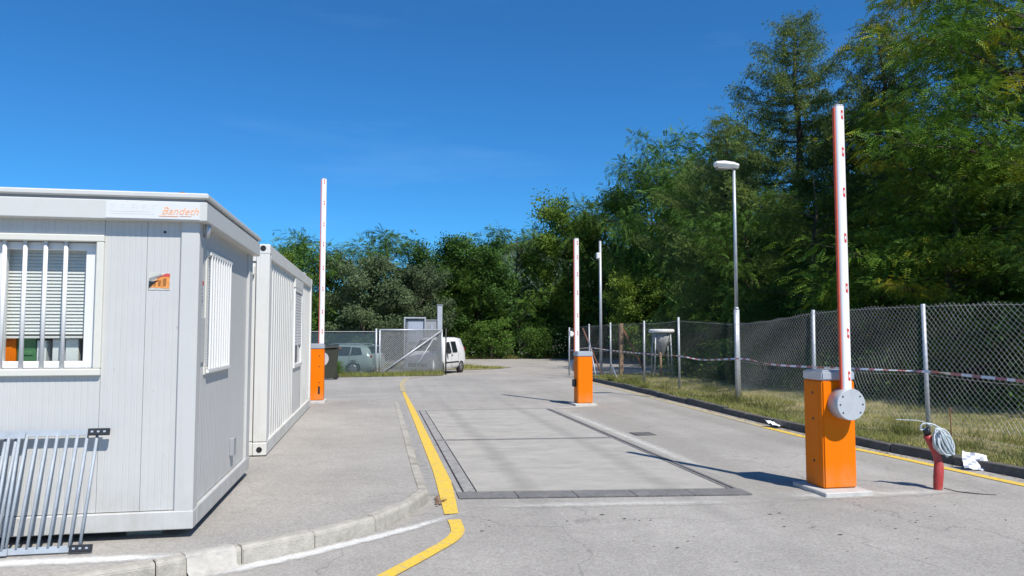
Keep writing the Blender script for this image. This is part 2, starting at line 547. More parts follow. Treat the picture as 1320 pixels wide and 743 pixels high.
def props(o, label=None, cat=None, group=None, kind=None):
    if label:
        o['label'] = label
    if cat:
        o['category'] = cat
    if group:
        o['group'] = group
    if kind:
        o['kind'] = kind
    return o


def thing(name, loc, label=None, cat=None, group=None, rz=0.0, kind=None):
    o = bpy.data.objects.new(name, None)
    o.empty_display_size = 0.2
    o.location = loc
    o.rotation_euler = (0, 0, rz)
    COL.objects.link(o)
    return props(o, label, cat, group, kind)


def wloc(o):
    v = Vector((0, 0, 0))
    while o is not None:
        v += Vector(o.location)
        o = o.parent
    return v


class MB:
    def __init__(s):
        s.v, s.f, s.m, s.sm = [], [], [], []
        s.cm = 0
        s.csm = False

    def add(s, vs, fs):
        b = len(s.v)
        s.v += [tuple(v) for v in vs]
        for f in fs:
            s.f.append(tuple(b + i for i in f))
            s.m.append(s.cm)
            s.sm.append(s.csm)
        return s

    def box(s, x0, x1, y0, y1, z0, z1):
        vs = [(x0, y0, z0), (x1, y0, z0), (x1, y1, z0), (x0, y1, z0), (x0, y0, z1), (x1, y0, z1), (x1, y1, z1), (x0, y1, z1)]
        return s.add(vs, [(0, 3, 2, 1), (4, 5, 6, 7), (0, 1, 5, 4), (1, 2, 6, 5), (2, 3, 7, 6), (3, 0, 4, 7)])

    def prism(s, poly, z0, z1, zf=None):
        """closed polygon (counter-clockwise, x-y) pulled up"""
        n = len(poly)
        e = (lambda p: zf(p[1])) if zf else (lambda p: 0)
        vs = [(p[0], p[1], z0 + e(p)) for p in poly] + [(p[0], p[1], z1 + e(p)) for p in poly]
        fs = [tuple(range(n - 1, -1, -1)), tuple(range(n, 2 * n))]
        fs += [(i, (i + 1) % n, n + (i + 1) % n, n + i) for i in range(n)]
        return s.add(vs, fs)

    def tube(s, pts, r, n=8, cap=True):
        """tube through points, r a number or a list"""
        pts = [Vector(p) for p in pts]
        rs = r if isinstance(r, (list, tuple)) else [r] * len(pts)
        vs, fs = [], []
        up = Vector((0, 0, 1))
        prev = None
        for i, p in enumerate(pts):
            if i == 0:
                d = pts[1] - p
            elif i == len(pts) - 1:
                d = p - pts[i - 1]
            else:
                d = pts[i + 1] - pts[i - 1]
            d.normalize()
            if prev is None:
                a = d.cross(up)
                if a.length < 0.05:
                    a = d.cross(Vector((0, 1, 0)))
            else:
                a = prev - d * prev.dot(d)
            a.normalize()
            prev = a
            b = d.cross(a)
            for k in range(n):
                t = 2 * math.pi * k / n
                vs.append(p + (a * math.cos(t) + b * math.sin(t)) * rs[i])
        for i in range(len(pts) - 1):
            for k in range(n):
                fs.append((i * n + k, i * n + (k + 1) % n, (i + 1) * n + (k + 1) % n, (i + 1) * n + k))
        o = s.csm
        s.csm = n > 5
        s.add(vs, [f[::-1] for f in fs])
        s.csm = o
        if cap:
            b = len(s.v) - len(vs)
            s.f.append(tuple(b + k for k in range(n)))
            s.f.append(tuple(b + len(vs) - 1 - k for k in range(n)))
            s.m += [s.cm] * 2
            s.sm += [False] * 2
        return s

    def lathe(s, c, prof, axis='z', n=24, smooth=True):
        """profile of (radius, height) about an axis through c"""
        c = Vector(c)
        vs, fs = [], []
        for (r, h) in prof:
            for k in range(n):
                t = 2 * math.pi * k / n
                u, v = r * math.cos(t), r * math.sin(t)
                vs.append(c + (Vector((u, v, h)) if axis == 'z' else Vector((u, h, v)) if axis == 'y' else Vector((h, u, v))))
        for i in range(len(prof) - 1):
            for k in range(n):
                fs.append((i * n + k, i * n + (k + 1) % n, (i + 1) * n + (k + 1) % n, (i + 1) * n + k))
        o = s.csm
        s.csm = smooth
        s.add(vs, fs)
        s.csm = o
        b = len(s.v) - len(vs)
        s.f.append(tuple(b + n - 1 - k for k in range(n)))
        s.f.append(tuple(b + len(vs) - n + k for k in range(n)))
        s.m += [s.cm] * 2
        s.sm += [False] * 2
        return s

    def obox(s, c, ax, ay, az):
        """box about c with half-axis vectors"""
        c, ax, ay, az = Vector(c), Vector(ax), Vector(ay), Vector(az)
        vs = [c + ax * i + ay * j + az * k for (i, j, k) in
              ((-1, -1, -1), (1, -1, -1), (1, 1, -1), (-1, 1, -1), (-1, -1, 1), (1, -1, 1), (1, 1, 1), (-1, 1, 1))]
        return s.add(vs, [(0, 3, 2, 1), (4, 5, 6, 7), (0, 1, 5, 4), (1, 2, 6, 5), (2, 3, 7, 6), (3, 0, 4, 7)])

    def mesh(s, name, mats, off=(0, 0, 0), bevel=0.0, seg=1, fix=True):
        me = bpy.data.meshes.new(name)
        ox, oy, oz = off
        me.from_pydata([(v[0] - ox, v[1] - oy, v[2] - oz) for v in s.v], [], s.f)
        for m in (mats if isinstance(mats, (list, tuple)) else [mats]):
            me.materials.append(m)
        me.polygons.foreach_set('material_index', s.m)
        me.polygons.foreach_set('use_smooth', s.sm)
        if fix or bevel:
            bm = bmesh.new()
            bm.from_mesh(me)
            if bevel:
                eds = [e for e in bm.edges if e.is_manifold and e.calc_face_angle(0) > 0.6]
                bmesh.ops.bevel(bm, geom=eds, offset=bevel, segments=seg, affect='EDGES', clamp_overlap=True)
            if fix:
                bmesh.ops.recalc_face_normals(bm, faces=bm.faces)
            bm.to_mesh(me)
            bm.free()
        me.update()
        return me

    def build(s, name, mats, parent=None, bevel=0.0, seg=1, local=False, label=None, fix=True):
        """link as one object; vertices are world coordinates unless local"""
        off = wloc(parent) if (parent is not None and not local) else (0, 0, 0)
        o = bpy.data.objects.new(name, s.mesh(name, mats, off, bevel, seg, fix))
        COL.objects.link(o)
        if parent is not None:
            o.parent = parent
        if label:
            o['label'] = label
        return o


def link_copy(o, parent=None):
    c = o.copy()
    COL.objects.link(c)
    if parent is not None:
        c.parent = parent
    return c


def copy_tree(o, parent=None):
    kids = list(o.children)
    c = link_copy(o, parent)
    for k in kids:
        copy_tree(k, c)
    return c


def text_mesh(body, size, shear=0.0, extrude=0.001, spacing=1.0, bold=0.0):
    cu = bpy.data.curves.new('lettering', 'FONT')
    cu.body = body
    cu.size = size
    cu.shear = shear
    cu.extrude = extrude
    cu.offset = bold
    cu.space_character = spacing
    cu.resolution_u = 3
    o = bpy.data.objects.new('lettering', cu)
    COL.objects.link(o)
    dg = bpy.context.evaluated_depsgraph_get()
    me = bpy.data.meshes.new_from_object(o.evaluated_get(dg))
    bpy.data.objects.remove(o)
    return me


def quads_mesh(name, verts, k, material, smooth=False):
    """fast mesh of n separate k-gons; verts (n*k,3)"""
    verts = np.asarray(verts, dtype=np.float32).reshape(-1, 3)
    nf = len(verts) // k
    me = bpy.data.meshes.new(name)
    me.vertices.add(len(verts))
    me.vertices.foreach_set('co', verts.ravel())
    me.loops.add(nf * k)
    me.loops.foreach_set('vertex_index', np.arange(nf * k, dtype=np.int32))
    me.polygons.add(nf)
    me.polygons.foreach_set('loop_start', np.arange(0, nf * k, k, dtype=np.int32))
    me.materials.append(material)
    me.update(calc_edges=True)
    return me


def mesh_obj(name, me, parent=None, loc=None):
    o = bpy.data.objects.new(name, me)
    COL.objects.link(o)
    if parent is not None:
        o.parent = parent
    if loc is not None:
        o.location = loc
    return o


def strip(name, lx, rx, ys, dz, material, zf=g, kind='structure'):
    """sheet between two x(y) curves"""
    mb = MB()
    vs = []
    for y in ys:
        vs += [(lx(y), y, zf(y) + dz), (rx(y), y, zf(y) + dz)]
    mb.add(vs, [(2 * i, 2 * i + 1, 2 * i + 3, 2 * i + 2) for i in range(len(ys) - 1)])
    o = mb.build(name, material, fix=False)
    if kind:
        o['kind'] = kind
    return o


def interp(pts):
    xs = [p[0] for p in pts]
    ys = [p[1] for p in pts]
    return lambda t: float(np.interp(t, xs, ys))


SLOPE = [24 + 0.5 * i for i in range(29)]


def yrange(a, b, step=2.0):
    s = set([a, b] + [y for y in SLOPE if a < y < b])
    y = a
    while y < b:
        if not (24 < y < 38):
            s.add(y)
        y += step
    return sorted(s)


# ================================================================== THE SETTING
# ground sheet to the horizon
YS = [-600, -200, -60] + yrange(-30, 70, 10) + [120, 300, 900]
strip('ground', lambda y: -900, lambda y: 900, YS, -0.03, M_SOIL)

# road: the drive, the yard it opens into, and the lane that leaves to the right
kerbx = interp([(-20, 8.4), (3, 7.55), (5, 7.2), (7, 6.93), (9.2, 6.68), (11.5, 6.68), (14.9, 6.82), (20.6, 7.0), (24, 7.0), (31, 7.0), (40, 7.2)])
mb = MB()


def fan(mb, lx, rx, ys, dz):
    vs = []
    for y in ys:
        vs += [(lx(y), y, g(y) + dz), (rx(y), y, g(y) + dz)]
    mb.add(vs, [(2 * i, 2 * i + 1, 2 * i + 3, 2 * i + 2) for i in range(len(ys) - 1)])


fan(mb, lambda y: -14, kerbx, yrange(-20, 30.5, 1.0), 0)
farx = interp([(30.5, 14), (32, 30), (34, 60), (58, 70)])
rdend = interp([(30.5, -30), (58, -30)])
fan(mb, rdend, farx, yrange(30.5, 57.6, 3.0), 0)
r = mb.build('road', M_ROAD, fix=False)
r['kind'] = 'structure'

# weighbridge apron and cement smears: thin sheets a few mm up, ragged edges


def patch(name, pts, dz, material, jag=0.03, step=0.12, kind='structure', parent=None):
    rnd = random.Random(len(pts) * 13 + int(pts[0][0] * 100))
    out = []
    n = len(pts)
    for i in range(n):
        a, b = Vector(pts[i]), Vector(pts[(i + 1) % n])
        k = max(1, int((b - a).length / step))
        for j in range(k):
            p = a.lerp(b, j / k)
            out.append((p.x + rnd.uniform(-jag, jag), p.y + rnd.uniform(-jag, jag)))
    bm = bmesh.new()
    vs = [bm.verts.new((x, y, g(y) + dz)) for x, y in out]
    f = bm.faces.new(vs)
    bmesh.ops.triangulate(bm, faces=[f])
    bmesh.ops.recalc_face_normals(bm, faces=bm.faces)
    for f in bm.faces:
        if f.normal.z < 0:
            f.normal_flip()
    me = bpy.data.meshes.new(name)
    bm.to_mesh(me)
    bm.free()
    me.materials.append(material)
    o = mesh_obj(name, me, parent)
    if kind:
        o['kind'] = kind
    return o




def film(name, mid, wd, dz, material, base=0.0, k=6, cols=6, zf=None):
    """ribbon of thin material whose cover falls off to both rims and both ends"""
    pts = catmull([Vector(p) for p in mid], k)
    n = len(pts)
    cw = [float(np.interp(i / (n - 1) * (len(mid) - 1), range(len(mid)), wd)) for i in range(n)] if isinstance(wd, (list, tuple)) else [wd] * n
    vs, cov, fs = [], [], []
    for i, p in enumerate(pts):
        d = (pts[min(i + 1, n - 1)] - pts[max(i - 1, 0)]).normalized()
        nn = Vector((-d.y, d.x))
        e = min(1.0, 3.0 * i / (n - 1), 3.0 * (n - 1 - i) / (n - 1))
        for j in range(cols + 1):
            u = j / cols * 2 - 1
            q = p + nn * u * cw[i] / 2
            vs.append((q.x, q.y, g(q.y) + dz + base))
            cov.append(max(0.0, (1 - abs(u) ** 1.5)) * e)
    for i in range(n - 1):
        for j in range(cols):
            a = i * (cols + 1) + j
            fs.append((a, a + cols + 1, a + cols + 2, a + 1))
    me = bpy.data.meshes.new(name)
    me.from_pydata(vs, [], fs)
    me.materials.append(material)
    at = me.attributes.new('cover', 'FLOAT', 'POINT')
    at.data.foreach_set('value', cov)
    me.update()
    o = mesh_obj(name, me)
    if me.polygons[0].normal.z < 0:
        me.flip_normals()
    o['kind'] = 'structure'
    return o


def catmull(pts, k=6):
    P = [Vector(p) for p in pts]
    P = [P[0] * 2 - P[1]] + P + [P[-1] * 2 - P[-2]]
    out = []
    for i in range(1, len(P) - 2):
        for j in range(k):
            t = j / k
            a, b, c, d = P[i - 1], P[i], P[i + 1], P[i + 2]
            out.append(0.5 * ((2 * b) + (c - a) * t + (2 * a - 5 * b + 4 * c - d) * t * t + (3 * b - 3 * c + d - a) * t ** 3))
    out.append(P[-2])
    return out


# cement apron round the weighbridge and the barrier feet
film('cement_apron', [(3.78, 5.6), (3.80, 7.5), (3.80, 10), (3.78, 12.5), (3.78, 15.1), (3.9, 16.6)], [0.5, 0.42, 0.40, 0.38, 0.40, 0.3], 0.004, M_CFILM)
film('cement_apron', [(3.5, 15.0), (4.2, 15.35), (5.3, 15.5)], [0.3, 0.5, 0.5], 0.005, M_CFILM)
film('cement_apron', [(3.2, 6.75), (4.0, 6.62), (4.9, 6.55), (5.7, 6.52), (6.4, 6.5)], [0.45, 0.62, 0.50, 0.28, 0.2], 0.006, M_CFILM)
film('cement_apron', [(0.5, 6.75), (1.2, 6.72), (2.2, 6.62), (3.3, 6.50), (4.3, 6.35)], [0.2, 0.30, 0.36, 0.40, 0.4], 0.004, M_CFILM)
film('cement_smear', [(1.15, 6.85), (0.72, 6.50), (0.38, 6.18), (0.0, 5.88), (-0.50, 5.52), (-0.95, 5.25), (-1.4, 5.0), (-2.2, 4.7)], [0.10, 0.17, 0.18, 0.2, 0.22, 0.24, 0.24, 0.2], 0.005, M_WFILM)
film('dust_streak', [(2.6, 4.0), (3.6, 5.6), (4.0, 8.5), (4.3, 12), (4.6, 20), (4.3, 34)], [2.2, 1.6, 1.0, 1.2, 2.0, 3.0], 0.003, M_DUST)
film('dust_streak', [(6.2, 3.5), (6.15, 8), (6.1, 14), (6.3, 26)], [0.9, 0.8, 0.8, 0.8], 0.003, M_DUST)
film('tyre_track', [(1.4, 3.2), (1.45, 5.5), (1.50, 6.9), (1.52, 10), (1.5, 14), (1.6, 20), (2.4, 32)], [0.5, 0.5, 0.45, 0.42, 0.42, 0.5, 0.6], 0.0165, M_GREASE)
film('tyre_track', [(3.1, 3.0), (3.0, 5.5), (2.95, 6.9), (2.95, 10), (2.93, 14), (3.0, 20), (3.9, 32)], [0.5, 0.5, 0.45, 0.42, 0.42, 0.5, 0.6], 0.0165, M_GREASE)

# walkway on the left, 12 cm up, with its kerb
WALK = 0.12
# outer kerb line, from the far end round the corner to the left
KL = [(0.50, 17.2), (0.50, 16.0), (0.50, 15.0), (0.50, 14.0), (0.50, 13.0), (0.50, 12.0), (0.50, 11.0), (0.50, 10.0), (0.50, 9.0),
      (0.50, 8.0), (0.51, 7.02), (0.31, 6.50), (0.02, 6.05), (-0.42, 5.66), (-0.88, 5.36), (-1.36, 5.10), (-1.90, 4.86), (-2.6, 4.62), (-3.5, 4.4), (-4.5, 4.25), (-6, 4.1), (-9, 4.0)]
KW = 0.11
inner = []
for i, p in enumerate(KL):
    a = Vector(KL[max(0, i - 1)])
    b = Vector(KL[min(len(KL) - 1, i + 1)])
    d = (b - a).normalized()
    nrm = Vector((d.y, -d.x))
    if nrm.x > 0 and abs(d.y) > 0.9:
        nrm = -nrm
    if nrm.y < 0 and abs(d.y) <= 0.9:
        nrm = -nrm
    inner.append((p[0] + nrm.x * KW, p[1] + nrm.y * KW))
kerb = thing('kerb', (0.5, 7.0, 0), kind='structure')
for i in range(len(KL) - 1):
    a, b, c, d = Vector(KL[i]), Vector(KL[i + 1]), Vector(inner[i + 1]), Vector(inner[i])
    gap = 0.004
    t = (b - a).normalized() * gap
    a, d = a + t, d + t
    b, c = b - t, c - t
    s = MB()
    h = WALK + random.uniform(-0.003, 0.004)
    hf = 0.115 if i > 9 else 0.10
    lean = 0.012
    if i == 0:
        h1 = 0.03
    else:
        h1 = h
    # a splayed kerb stone, its outer top edge rounded
    A, B, C_, D = a, b, c, d
    out = (A - D).normalized()
    vs = [(A.x, A.y, -0.1), (B.x, B.y, -0.1), (C_.x, C_.y, -0.1), (D.x, D.y, -0.1),
          (A.x - out.x * lean, A.y - out.y * lean, h1 - 0.02), (B.x - out.x * lean, B.y - out.y * lean, h - 0.02),
          (A.x - out.x * 0.03, A.y - out.y * 0.03, h1), (B.x - out.x * 0.03, B.y - out.y * 0.03, h),
          (C_.x, C_.y, h), (D.x, D.y, h1)]
    s.add(vs, [(0, 1, 5, 4), (4, 5, 7, 6), (6, 7, 8, 9), (1, 2, 8, 7, 5), (0, 4, 6, 9, 3), (2, 3, 9, 8), (0, 3, 2, 1)])
    for q in range(4, len(s.v)):
        s.v[q] = (s.v[q][0], s.v[q][1], s.v[q][2] + random.uniform(-0.004, 0.003))
    s.build('kerb_stone', M_KERB, kerb, bevel=0.006, seg=2)
s = MB()
poly = [(p[0] - (0.0015 if i < 11 else 0), p[1]) for i, p in enumerate(inner)] + [(-14, 3.95), (-14, 17.15)]
o = patch('walkway', poly, WALK - 0.006, M_WALK, 0.0, 0.6)
# far end of the walkway falls gently to the road
s = MB()
s.add([(-14, 17.15, WALK - 0.006), (0.39, 17.15, WALK - 0.006), (0.39, 19.2, 0.005), (-14, 19.2, 0.005)], [(0, 1, 2, 3)])
o = s.build('walkway_ramp', M_WALK, fix=False)
o['kind'] = 'structure'
# low flush kerb end tongue
s = MB()
s.add([(0.5, 17.2, 0.03), (0.39, 17.2, 0.12), (0.39, 18.6, 0.045), (0.5, 18.4, 0.012)], [(0, 3, 2, 1)])
s.box(0.39, 0.5, 17.2, 17.25, -0.05, 0.028)
# cement bedding along the kerb on the walkway (white smears beside the cabin)
film('cement_smear', [(-4.6, 4.97), (-3.2, 5.16), (-2.4, 5.27), (-1.8, 5.26), (-1.2, 5.26), (-0.8, 5.36)], [0.22, 0.26, 0.26, 0.24, 0.2, 0.14], 0.002, M_WFILM, base=WALK - 0.004)

# mortar smeared over one kerb joint
mb = MB()
ka, kb_ = Vector((-0.92, 5.345)), Vector((-1.20, 5.19))
kd = (kb_ - ka).normalized()
kn = Vector((-kd.y, kd.x))
if kn.y < 0:
    kn = -kn
for i in range(9):
    q = ka.lerp(kb_, i / 8)
    j_ = 0.015 * math.sin(i * 2.3)
    for (o_, z) in ((0.15 + j_, WALK - 0.003), (0.11, WALK + 0.004), (0.04, WALK + 0.007), (-0.004, WALK - 0.012), (-0.014, 0.03), (-0.08 + j_, 0.004)):
        mb.v.append((q.x + kn.x * o_, q.y + kn.y * o_, z + 0.002 * math.sin(i * 3.1 + o_ * 20)))
for i in range(8):
    for j in range(5):
        a = i * 6 + j
        mb.f.append((a, a + 6, a + 7, a + 1))
        mb.m.append(0)
        mb.sm.append(True)
o = mb.build('mortar_smear', M_MORTAR)
o['kind'] = 'structure'

# wear strip beside the kerb: a flush concrete gutter, and the yellow line
strip('gutter', lambda y: 0.502, lambda y: 0.62, [7.3 + i for i in range(11)], 0.004, M_EDGE)
ly = interp([(6.45, 0.60), (7, 0.615), (8.4, 0.655), (13.2, 0.68), (17, 0.69), (20, 0.70)])
ry = interp([(6.45, 0.72), (7, 0.755), (8.4, 0.83), (13.2, 0.82), (17, 0.80), (20, 0.78)])
strip('yellow_line', ly, ry, [6.50 + 0.5 * i for i in range(28)], 0.008, M_YEL)


def ribbon(name, mid, wd, dz, material):
    pts = [Vector(p) for p in mid]
    vs = []
    for i, p in enumerate(pts):
        d = (pts[min(i + 1, len(pts) - 1)] - pts[max(i - 1, 0)]).normalized()
        n = Vector((-d.y, d.x)) * (wd[i] if isinstance(wd, list) else wd) / 2
        for q in (p + n, p - n):
            vs.append((q.x, q.y, g(q.y) + dz))
    m = MB()
    m.add(vs, [(2 * i, 2 * i + 2, 2 * i + 3, 2 * i + 1) for i in range(len(pts) - 1)])
    o = m.build(name, material, fix=True)
    o['kind'] = 'structure'
    if o.data.polygons[0].normal.z < 0:
        o.data.flip_normals()
    return o


ribbon('yellow_line', catmull([(0.665, 6.30), (0.665, 6.10), (0.650, 5.90), (0.57, 5.68), (0.38, 5.38), (0.10, 4.97), (-0.2, 4.55), (-0.8, 3.9), (-1.8, 3.3), (-3.5, 2.9)]),
       0.110, 0.008, M_YEL)
ribbon('faded_yellow_line', catmull([(0.74, 20.1), (0.82, 23.5), (1.15, 27), (1.9, 30.2), (2.6, 32.2)]), 0.14, 0.008, M_YELW)
ye = lambda y: kerbx(y) - 0.16
strip('yellow_line', lambda y: kerbx(y) - 0.30 - max(0, 8.5 - y) * 0.05, lambda y: kerbx(y) - 0.17 - max(0, 8.5 - y) * 0.05, [3 + 0.5 * i for i in range(18)], 0.006, M_YEL)
strip('faded_yellow_line', lambda y: kerbx(y) - 0.28, lambda y: kerbx(y) - 0.15, yrange(11.5, 23.6, 1.0), 0.006, M_YELW)

# right-hand kerb of dark old stones
rk = thing('kerb', (6.9, 12, 0), kind='structure')
y = 2.0
while y < 23.6:
    ln = 0.96
    y1 = y + ln
    xa, xb = kerbx(y), kerbx(y1)
    z0a, z0b = g(y), g(y1)
    dx = random.uniform(-0.012, 0.012)
    h = 0.115 + random.uniform(-0.015, 0.012)
    tl = random.uniform(-0.012, 0.012)
    s = MB()
    s.add([(xa + dx, y, z0a - 0.1), (xa + dx + 0.13, y, z0a - 0.1), (xb + dx + 0.13, y1, z0b - 0.1), (xb + dx, y1, z0b - 0.1),
           (xa + dx + 0.02, y, z0a + h), (xa + dx + 0.13, y, z0a + h), (xb + dx + 0.13, y1, z0b + h + tl), (xb + dx + 0.02, y1, z0b + h + tl)],
          [(0, 3, 2, 1), (4, 5, 6, 7), (0, 1, 5, 4), (1, 2, 6, 5), (2, 3, 7, 6), (3, 0, 4, 7)])
    s.build('kerb_stone', M_KERBD, rk, bevel=0.008)
    y += ln + 0.012

# turf verge behind the kerb
VZ = 0.09
nrm_rng = np.random.default_rng(5)
mb = MB()
ys = [1 + 0.5 * i for i in range(48)]
xsn = 14
bumps = {}
for iy, y in enumerate(ys):
    for ix in range(xsn):
        x = kerbx(y) + 0.125 + ix * 0.55
        hgt = VZ + (0.0 if ix == 0 else 0.02 + 0.05 * nrm_rng.random() + 0.010 * ix)
        if y > 26:
            hgt -= (y - 26) * 0.018
        mb.v.append((x, y, g(y) + hgt))
for iy in range(len(ys) - 1):
    for ix in range(xsn - 1):
        a = iy * xsn + ix
        mb.f.append((a, a + 1, a + xsn + 1, a + xsn))
        mb.m.append(0)
        mb.sm.append(True)
o = mb.build('grass_verge', M_VERGE, fix=False)
o['kind'] = 'structure'

strip('side_lane', lambda y: kerbx(y) - 0.05, lambda y: 16, yrange(24.4, 30.45, 1.0), 0.004, M_ROAD)
# rising wooded ground behind the verge
mb = MB()
vs = []
for i, y in enumerate([2 + 2 * k for k in range(15)]):
    for j, (x, h) in enumerate([(13.6, 0.1), (17, 0.3), (22, 1.0), (40, 3.5)]):
        mb.v.append((x, y, h + (0.1 * math.sin(y * 1.7 + x))))
for i in range(14):
    for j in range(3):
        a = i * 4 + j
        mb.f.append((a, a + 1, a + 5, a + 4))
        mb.m.append(0)
        mb.sm.append(True)
o = mb.build('wood_floor', M_SOIL, fix=False)
o['kind'] = 'structure'

# grass strip along the far fence, and the island where the lane forks
patch('grass_strip', [(-9, 32.4), (-1.5, 31.4), (0.5, 32.3), (2.9, 33.9), (3.3, 35.2), (1.5, 35.6), (-9, 35.2)], 0.02, M_VERGE, 0.12, 0.4)
patch('grass_island', [(4.7, 40.6), (6.4, 41.2), (7.9, 43.0), (7.6, 44.6), (6.0, 46.5), (3.0, 48.5), (-2, 50), (-2, 42)], 0.02, M_VERGE, 0.12, 0.4)
# far verge past the lane
strip('far_verge', lambda y: -40, lambda y: 70, [57.6, 59, 62], 0.05, M_VERGE)
# distant hill
mb = MB()
n = 40
for i in range(n + 1):
    x = -200 + i * 14
    hh = 26 + 9 * math.sin(i * 0.31 + 1.0) + 5 * math.sin(i * 0.8)
    mb.v += [(x, 190, -3), (x, 215, hh * 0.66), (x, 240, hh)]
for i in range(n):
    for j in range(2):
        a = i * 3 + j
        mb.f.append((a, a + 3, a + 4, a + 1))
        mb.m.append(0)
        mb.sm.append(True)
o = mb.build('hill', M_HILL, fix=True)
o['kind'] = 'structure'

# ================================================================== WEIGHBRIDGE
wb = thing('weighbridge', (2.2, 7.0, 0), 'long concrete vehicle weighbridge set flush in the road between the orange barriers', 'weighbridge')
NL, NR, FL, FR = (0.79, 7.05), (3.64, 6.70), (0.80, 15.2), (3.60, 15.15)


def wq(u0, u1, v0, v1, name, m, dz, inset=0.0):
    """piece of the bridge between fractions u (across) and distances v"""
    def P(u, v):
        a = (NL[0] + (NR[0] - NL[0]) * u, NL[1] + (NR[1] - NL[1]) * u)
        b = (FL[0] + (FR[0] - FL[0]) * u, FL[1] + (FR[1] - FL[1]) * u)
        return (a[0] + (b[0] - a[0]) * v, a[1] + (b[1] - a[1]) * v)
    q = [P(u0, v0), P(u1, v0), P(u1, v1), P(u0, v1)]
    s = MB()
    s.prism(q, -0.05, dz)
    return s.build(name, m, wb)


wq(0.004, 0.996, 0.003, 0.997, 'pit_joint', M_STEELD, 0.004)
for a, b in ((0.040, 0.466), (0.484, 0.985)):
    wq(0.075, 0.955, a, b, 'deck_slab', M_DECK, 0.012)
    wq(0.030, 0.070, a, b, 'edge_plate', M_EDGE, 0.011)
    wq(0.960, 0.975, a, b, 'edge_plate', M_STEEL, 0.011)
for i in range(5):
    a = i / 5
    wq(a + 0.002, a + 0.199, 0.004, 0.035, 'end_plate', M_STEEL, 0.014)
wq(0.030, 0.975, 0.4664, 0.4836, 'cross_plate', M_STEEL, 0.009)
wq(0.004, 0.975, 0.988, 0.996, 'end_plate', M_STEEL, 0.010)
wq(0.004, 0.0225, 0.037, 0.985, 'side_angle', M_EDGE, 0.010)
wq(0.984, 0.997, 0.04, 0.985, 'side_angle', M_STEEL, 0.010)

# drain cover beside it
t = thing('drain_cover', (4.12, 11.06, 0), 'small dark square drain cover in the asphalt right of the weighbridge', 'drain cover')
s = MB()
s.box(3.97, 4.30, 10.90, 11.25, 0.001, 0.006)
s.build('frame', M_STEELD, t)
for k in range(6):
    s = MB()
    s.box(4.0 + k * 0.047, 4.03 + k * 0.047, 10.93, 11.22, 0.006, 0.010)
    s.build('bar', M_STEEL, t)

# ================================================================== FIRST CABIN
C1 = thing('site_office_cabin', (-1.29, 5.68, WALK), 'white flat-panel site office cabin with barred windows in the left foreground', 'cabin')
X0, X1, Y0, Y1 = -7.3, -1.31, 5.71, 8.05
ZB, ZT = 0.18, 2.60
# feet
for x in (-7.1, -4.3, -1.65):
    for y in (5.95, 7.8):
        s = MB()
        s.box(x - 0.12, x + 0.12, y - 0.1, y + 0.1, WALK - 0.02, ZB + 0.01)
        s.build('foot', M_KERB, C1)
s = MB()
s.box(X0 + 0.02, X1 - 0.02, Y0 + 0.02, Y1 - 0.02, ZB + 0.02, 0.30)
s.build('floor', M_FLOORIN, C1)


def wall_panel(x0, x1, z0, z1, y, parent, th=0.06, ribs=True, axis='x', sign=-1, material=None, pitch=0.042):
    """flat sandwich panel with shallow pressed lines, built as a strip of fine steps"""
    s = MB()
    n = max(1, int(round((x1 - x0) / pitch))) if ribs else 1
    prof = []
    for i in range(n):
        a = x0 + (x1 - x0) * i / n
        b = x0 + (x1 - x0) * (i + 1) / n
        prof += [(a + (0.0008 if i == 0 else 0.003), 0.0), (b - (0.0008 if i == n - 1 else 0.004), 0.0)]
        if i < n - 1:
            prof += [(b, 0.0022)]
    if not ribs:
        prof = [(x0, 0), (x1, 0)]
    vs = []
    for (u, d) in prof:
        for z in (z0, z1):
            if axis == 'x':
                vs.append((u, y - sign * d, z))
            else:
                vs.append((y - sign * d, u, z))
    k = len(prof)
    fs = [(2 * i, 2 * i + 2, 2 * i + 3, 2 * i + 1) for i in range(k - 1)]
    for (u) in (x0 + 0.0008 if ribs else x0, x1 - 0.0008 if ribs else x1):
        for z in (z0, z1):
            vs.append((u, y - sign * th, z) if axis == 'x' else (y - sign * th, u, z))
    b = 2 * k
    fs += [(b, b + 2, b + 3, b + 1), (0, b, b + 1, 1), (2 * k - 2, b + 2, b + 3, 2 * k - 1),
           tuple([2 * i for i in range(k)] + [b + 2, b]), tuple([2 * i + 1 for i in range(k)] + [b + 3, b + 1])]
    s.add(vs, fs)
    return s.build('wall_panel', material or M_CONT, parent)


WX0, WX1, WZ0, WZ1 = -3.15, -1.93, 1.28, 2.285     # window opening outer casing
zt = 2.40
wall_panel(-1.647, -1.417, 0.315, zt, Y0, C1)
wall_panel(-1.9335, -1.6485, 0.315, zt, Y0, C1)
wall_panel(WX0 + 0.05, -1.935, 0.315, WZ0 + 0.05, Y0, C1)
wall_panel(WX0 + 0.05, -1.935, WZ1 - 0.05, zt, Y0, C1)
for a, b in ((-4.30, -3.104), (-5.45, -4.304), (-6.6, -5.454), (-7.2, -6.604)):
    wall_panel(a, b, 0.315, zt, Y0, C1)
s = MB()
s.box(X0, X1, Y1 - 0.06, Y1, 0.30, zt)
s.build('wall_panel', M_CONT, C1)
s = MB()
s.box(X0, X0 + 0.06, Y0 + 0.07, Y1 - 0.07, 0.30, zt)
s.build('wall_panel', M_CONT, C1)
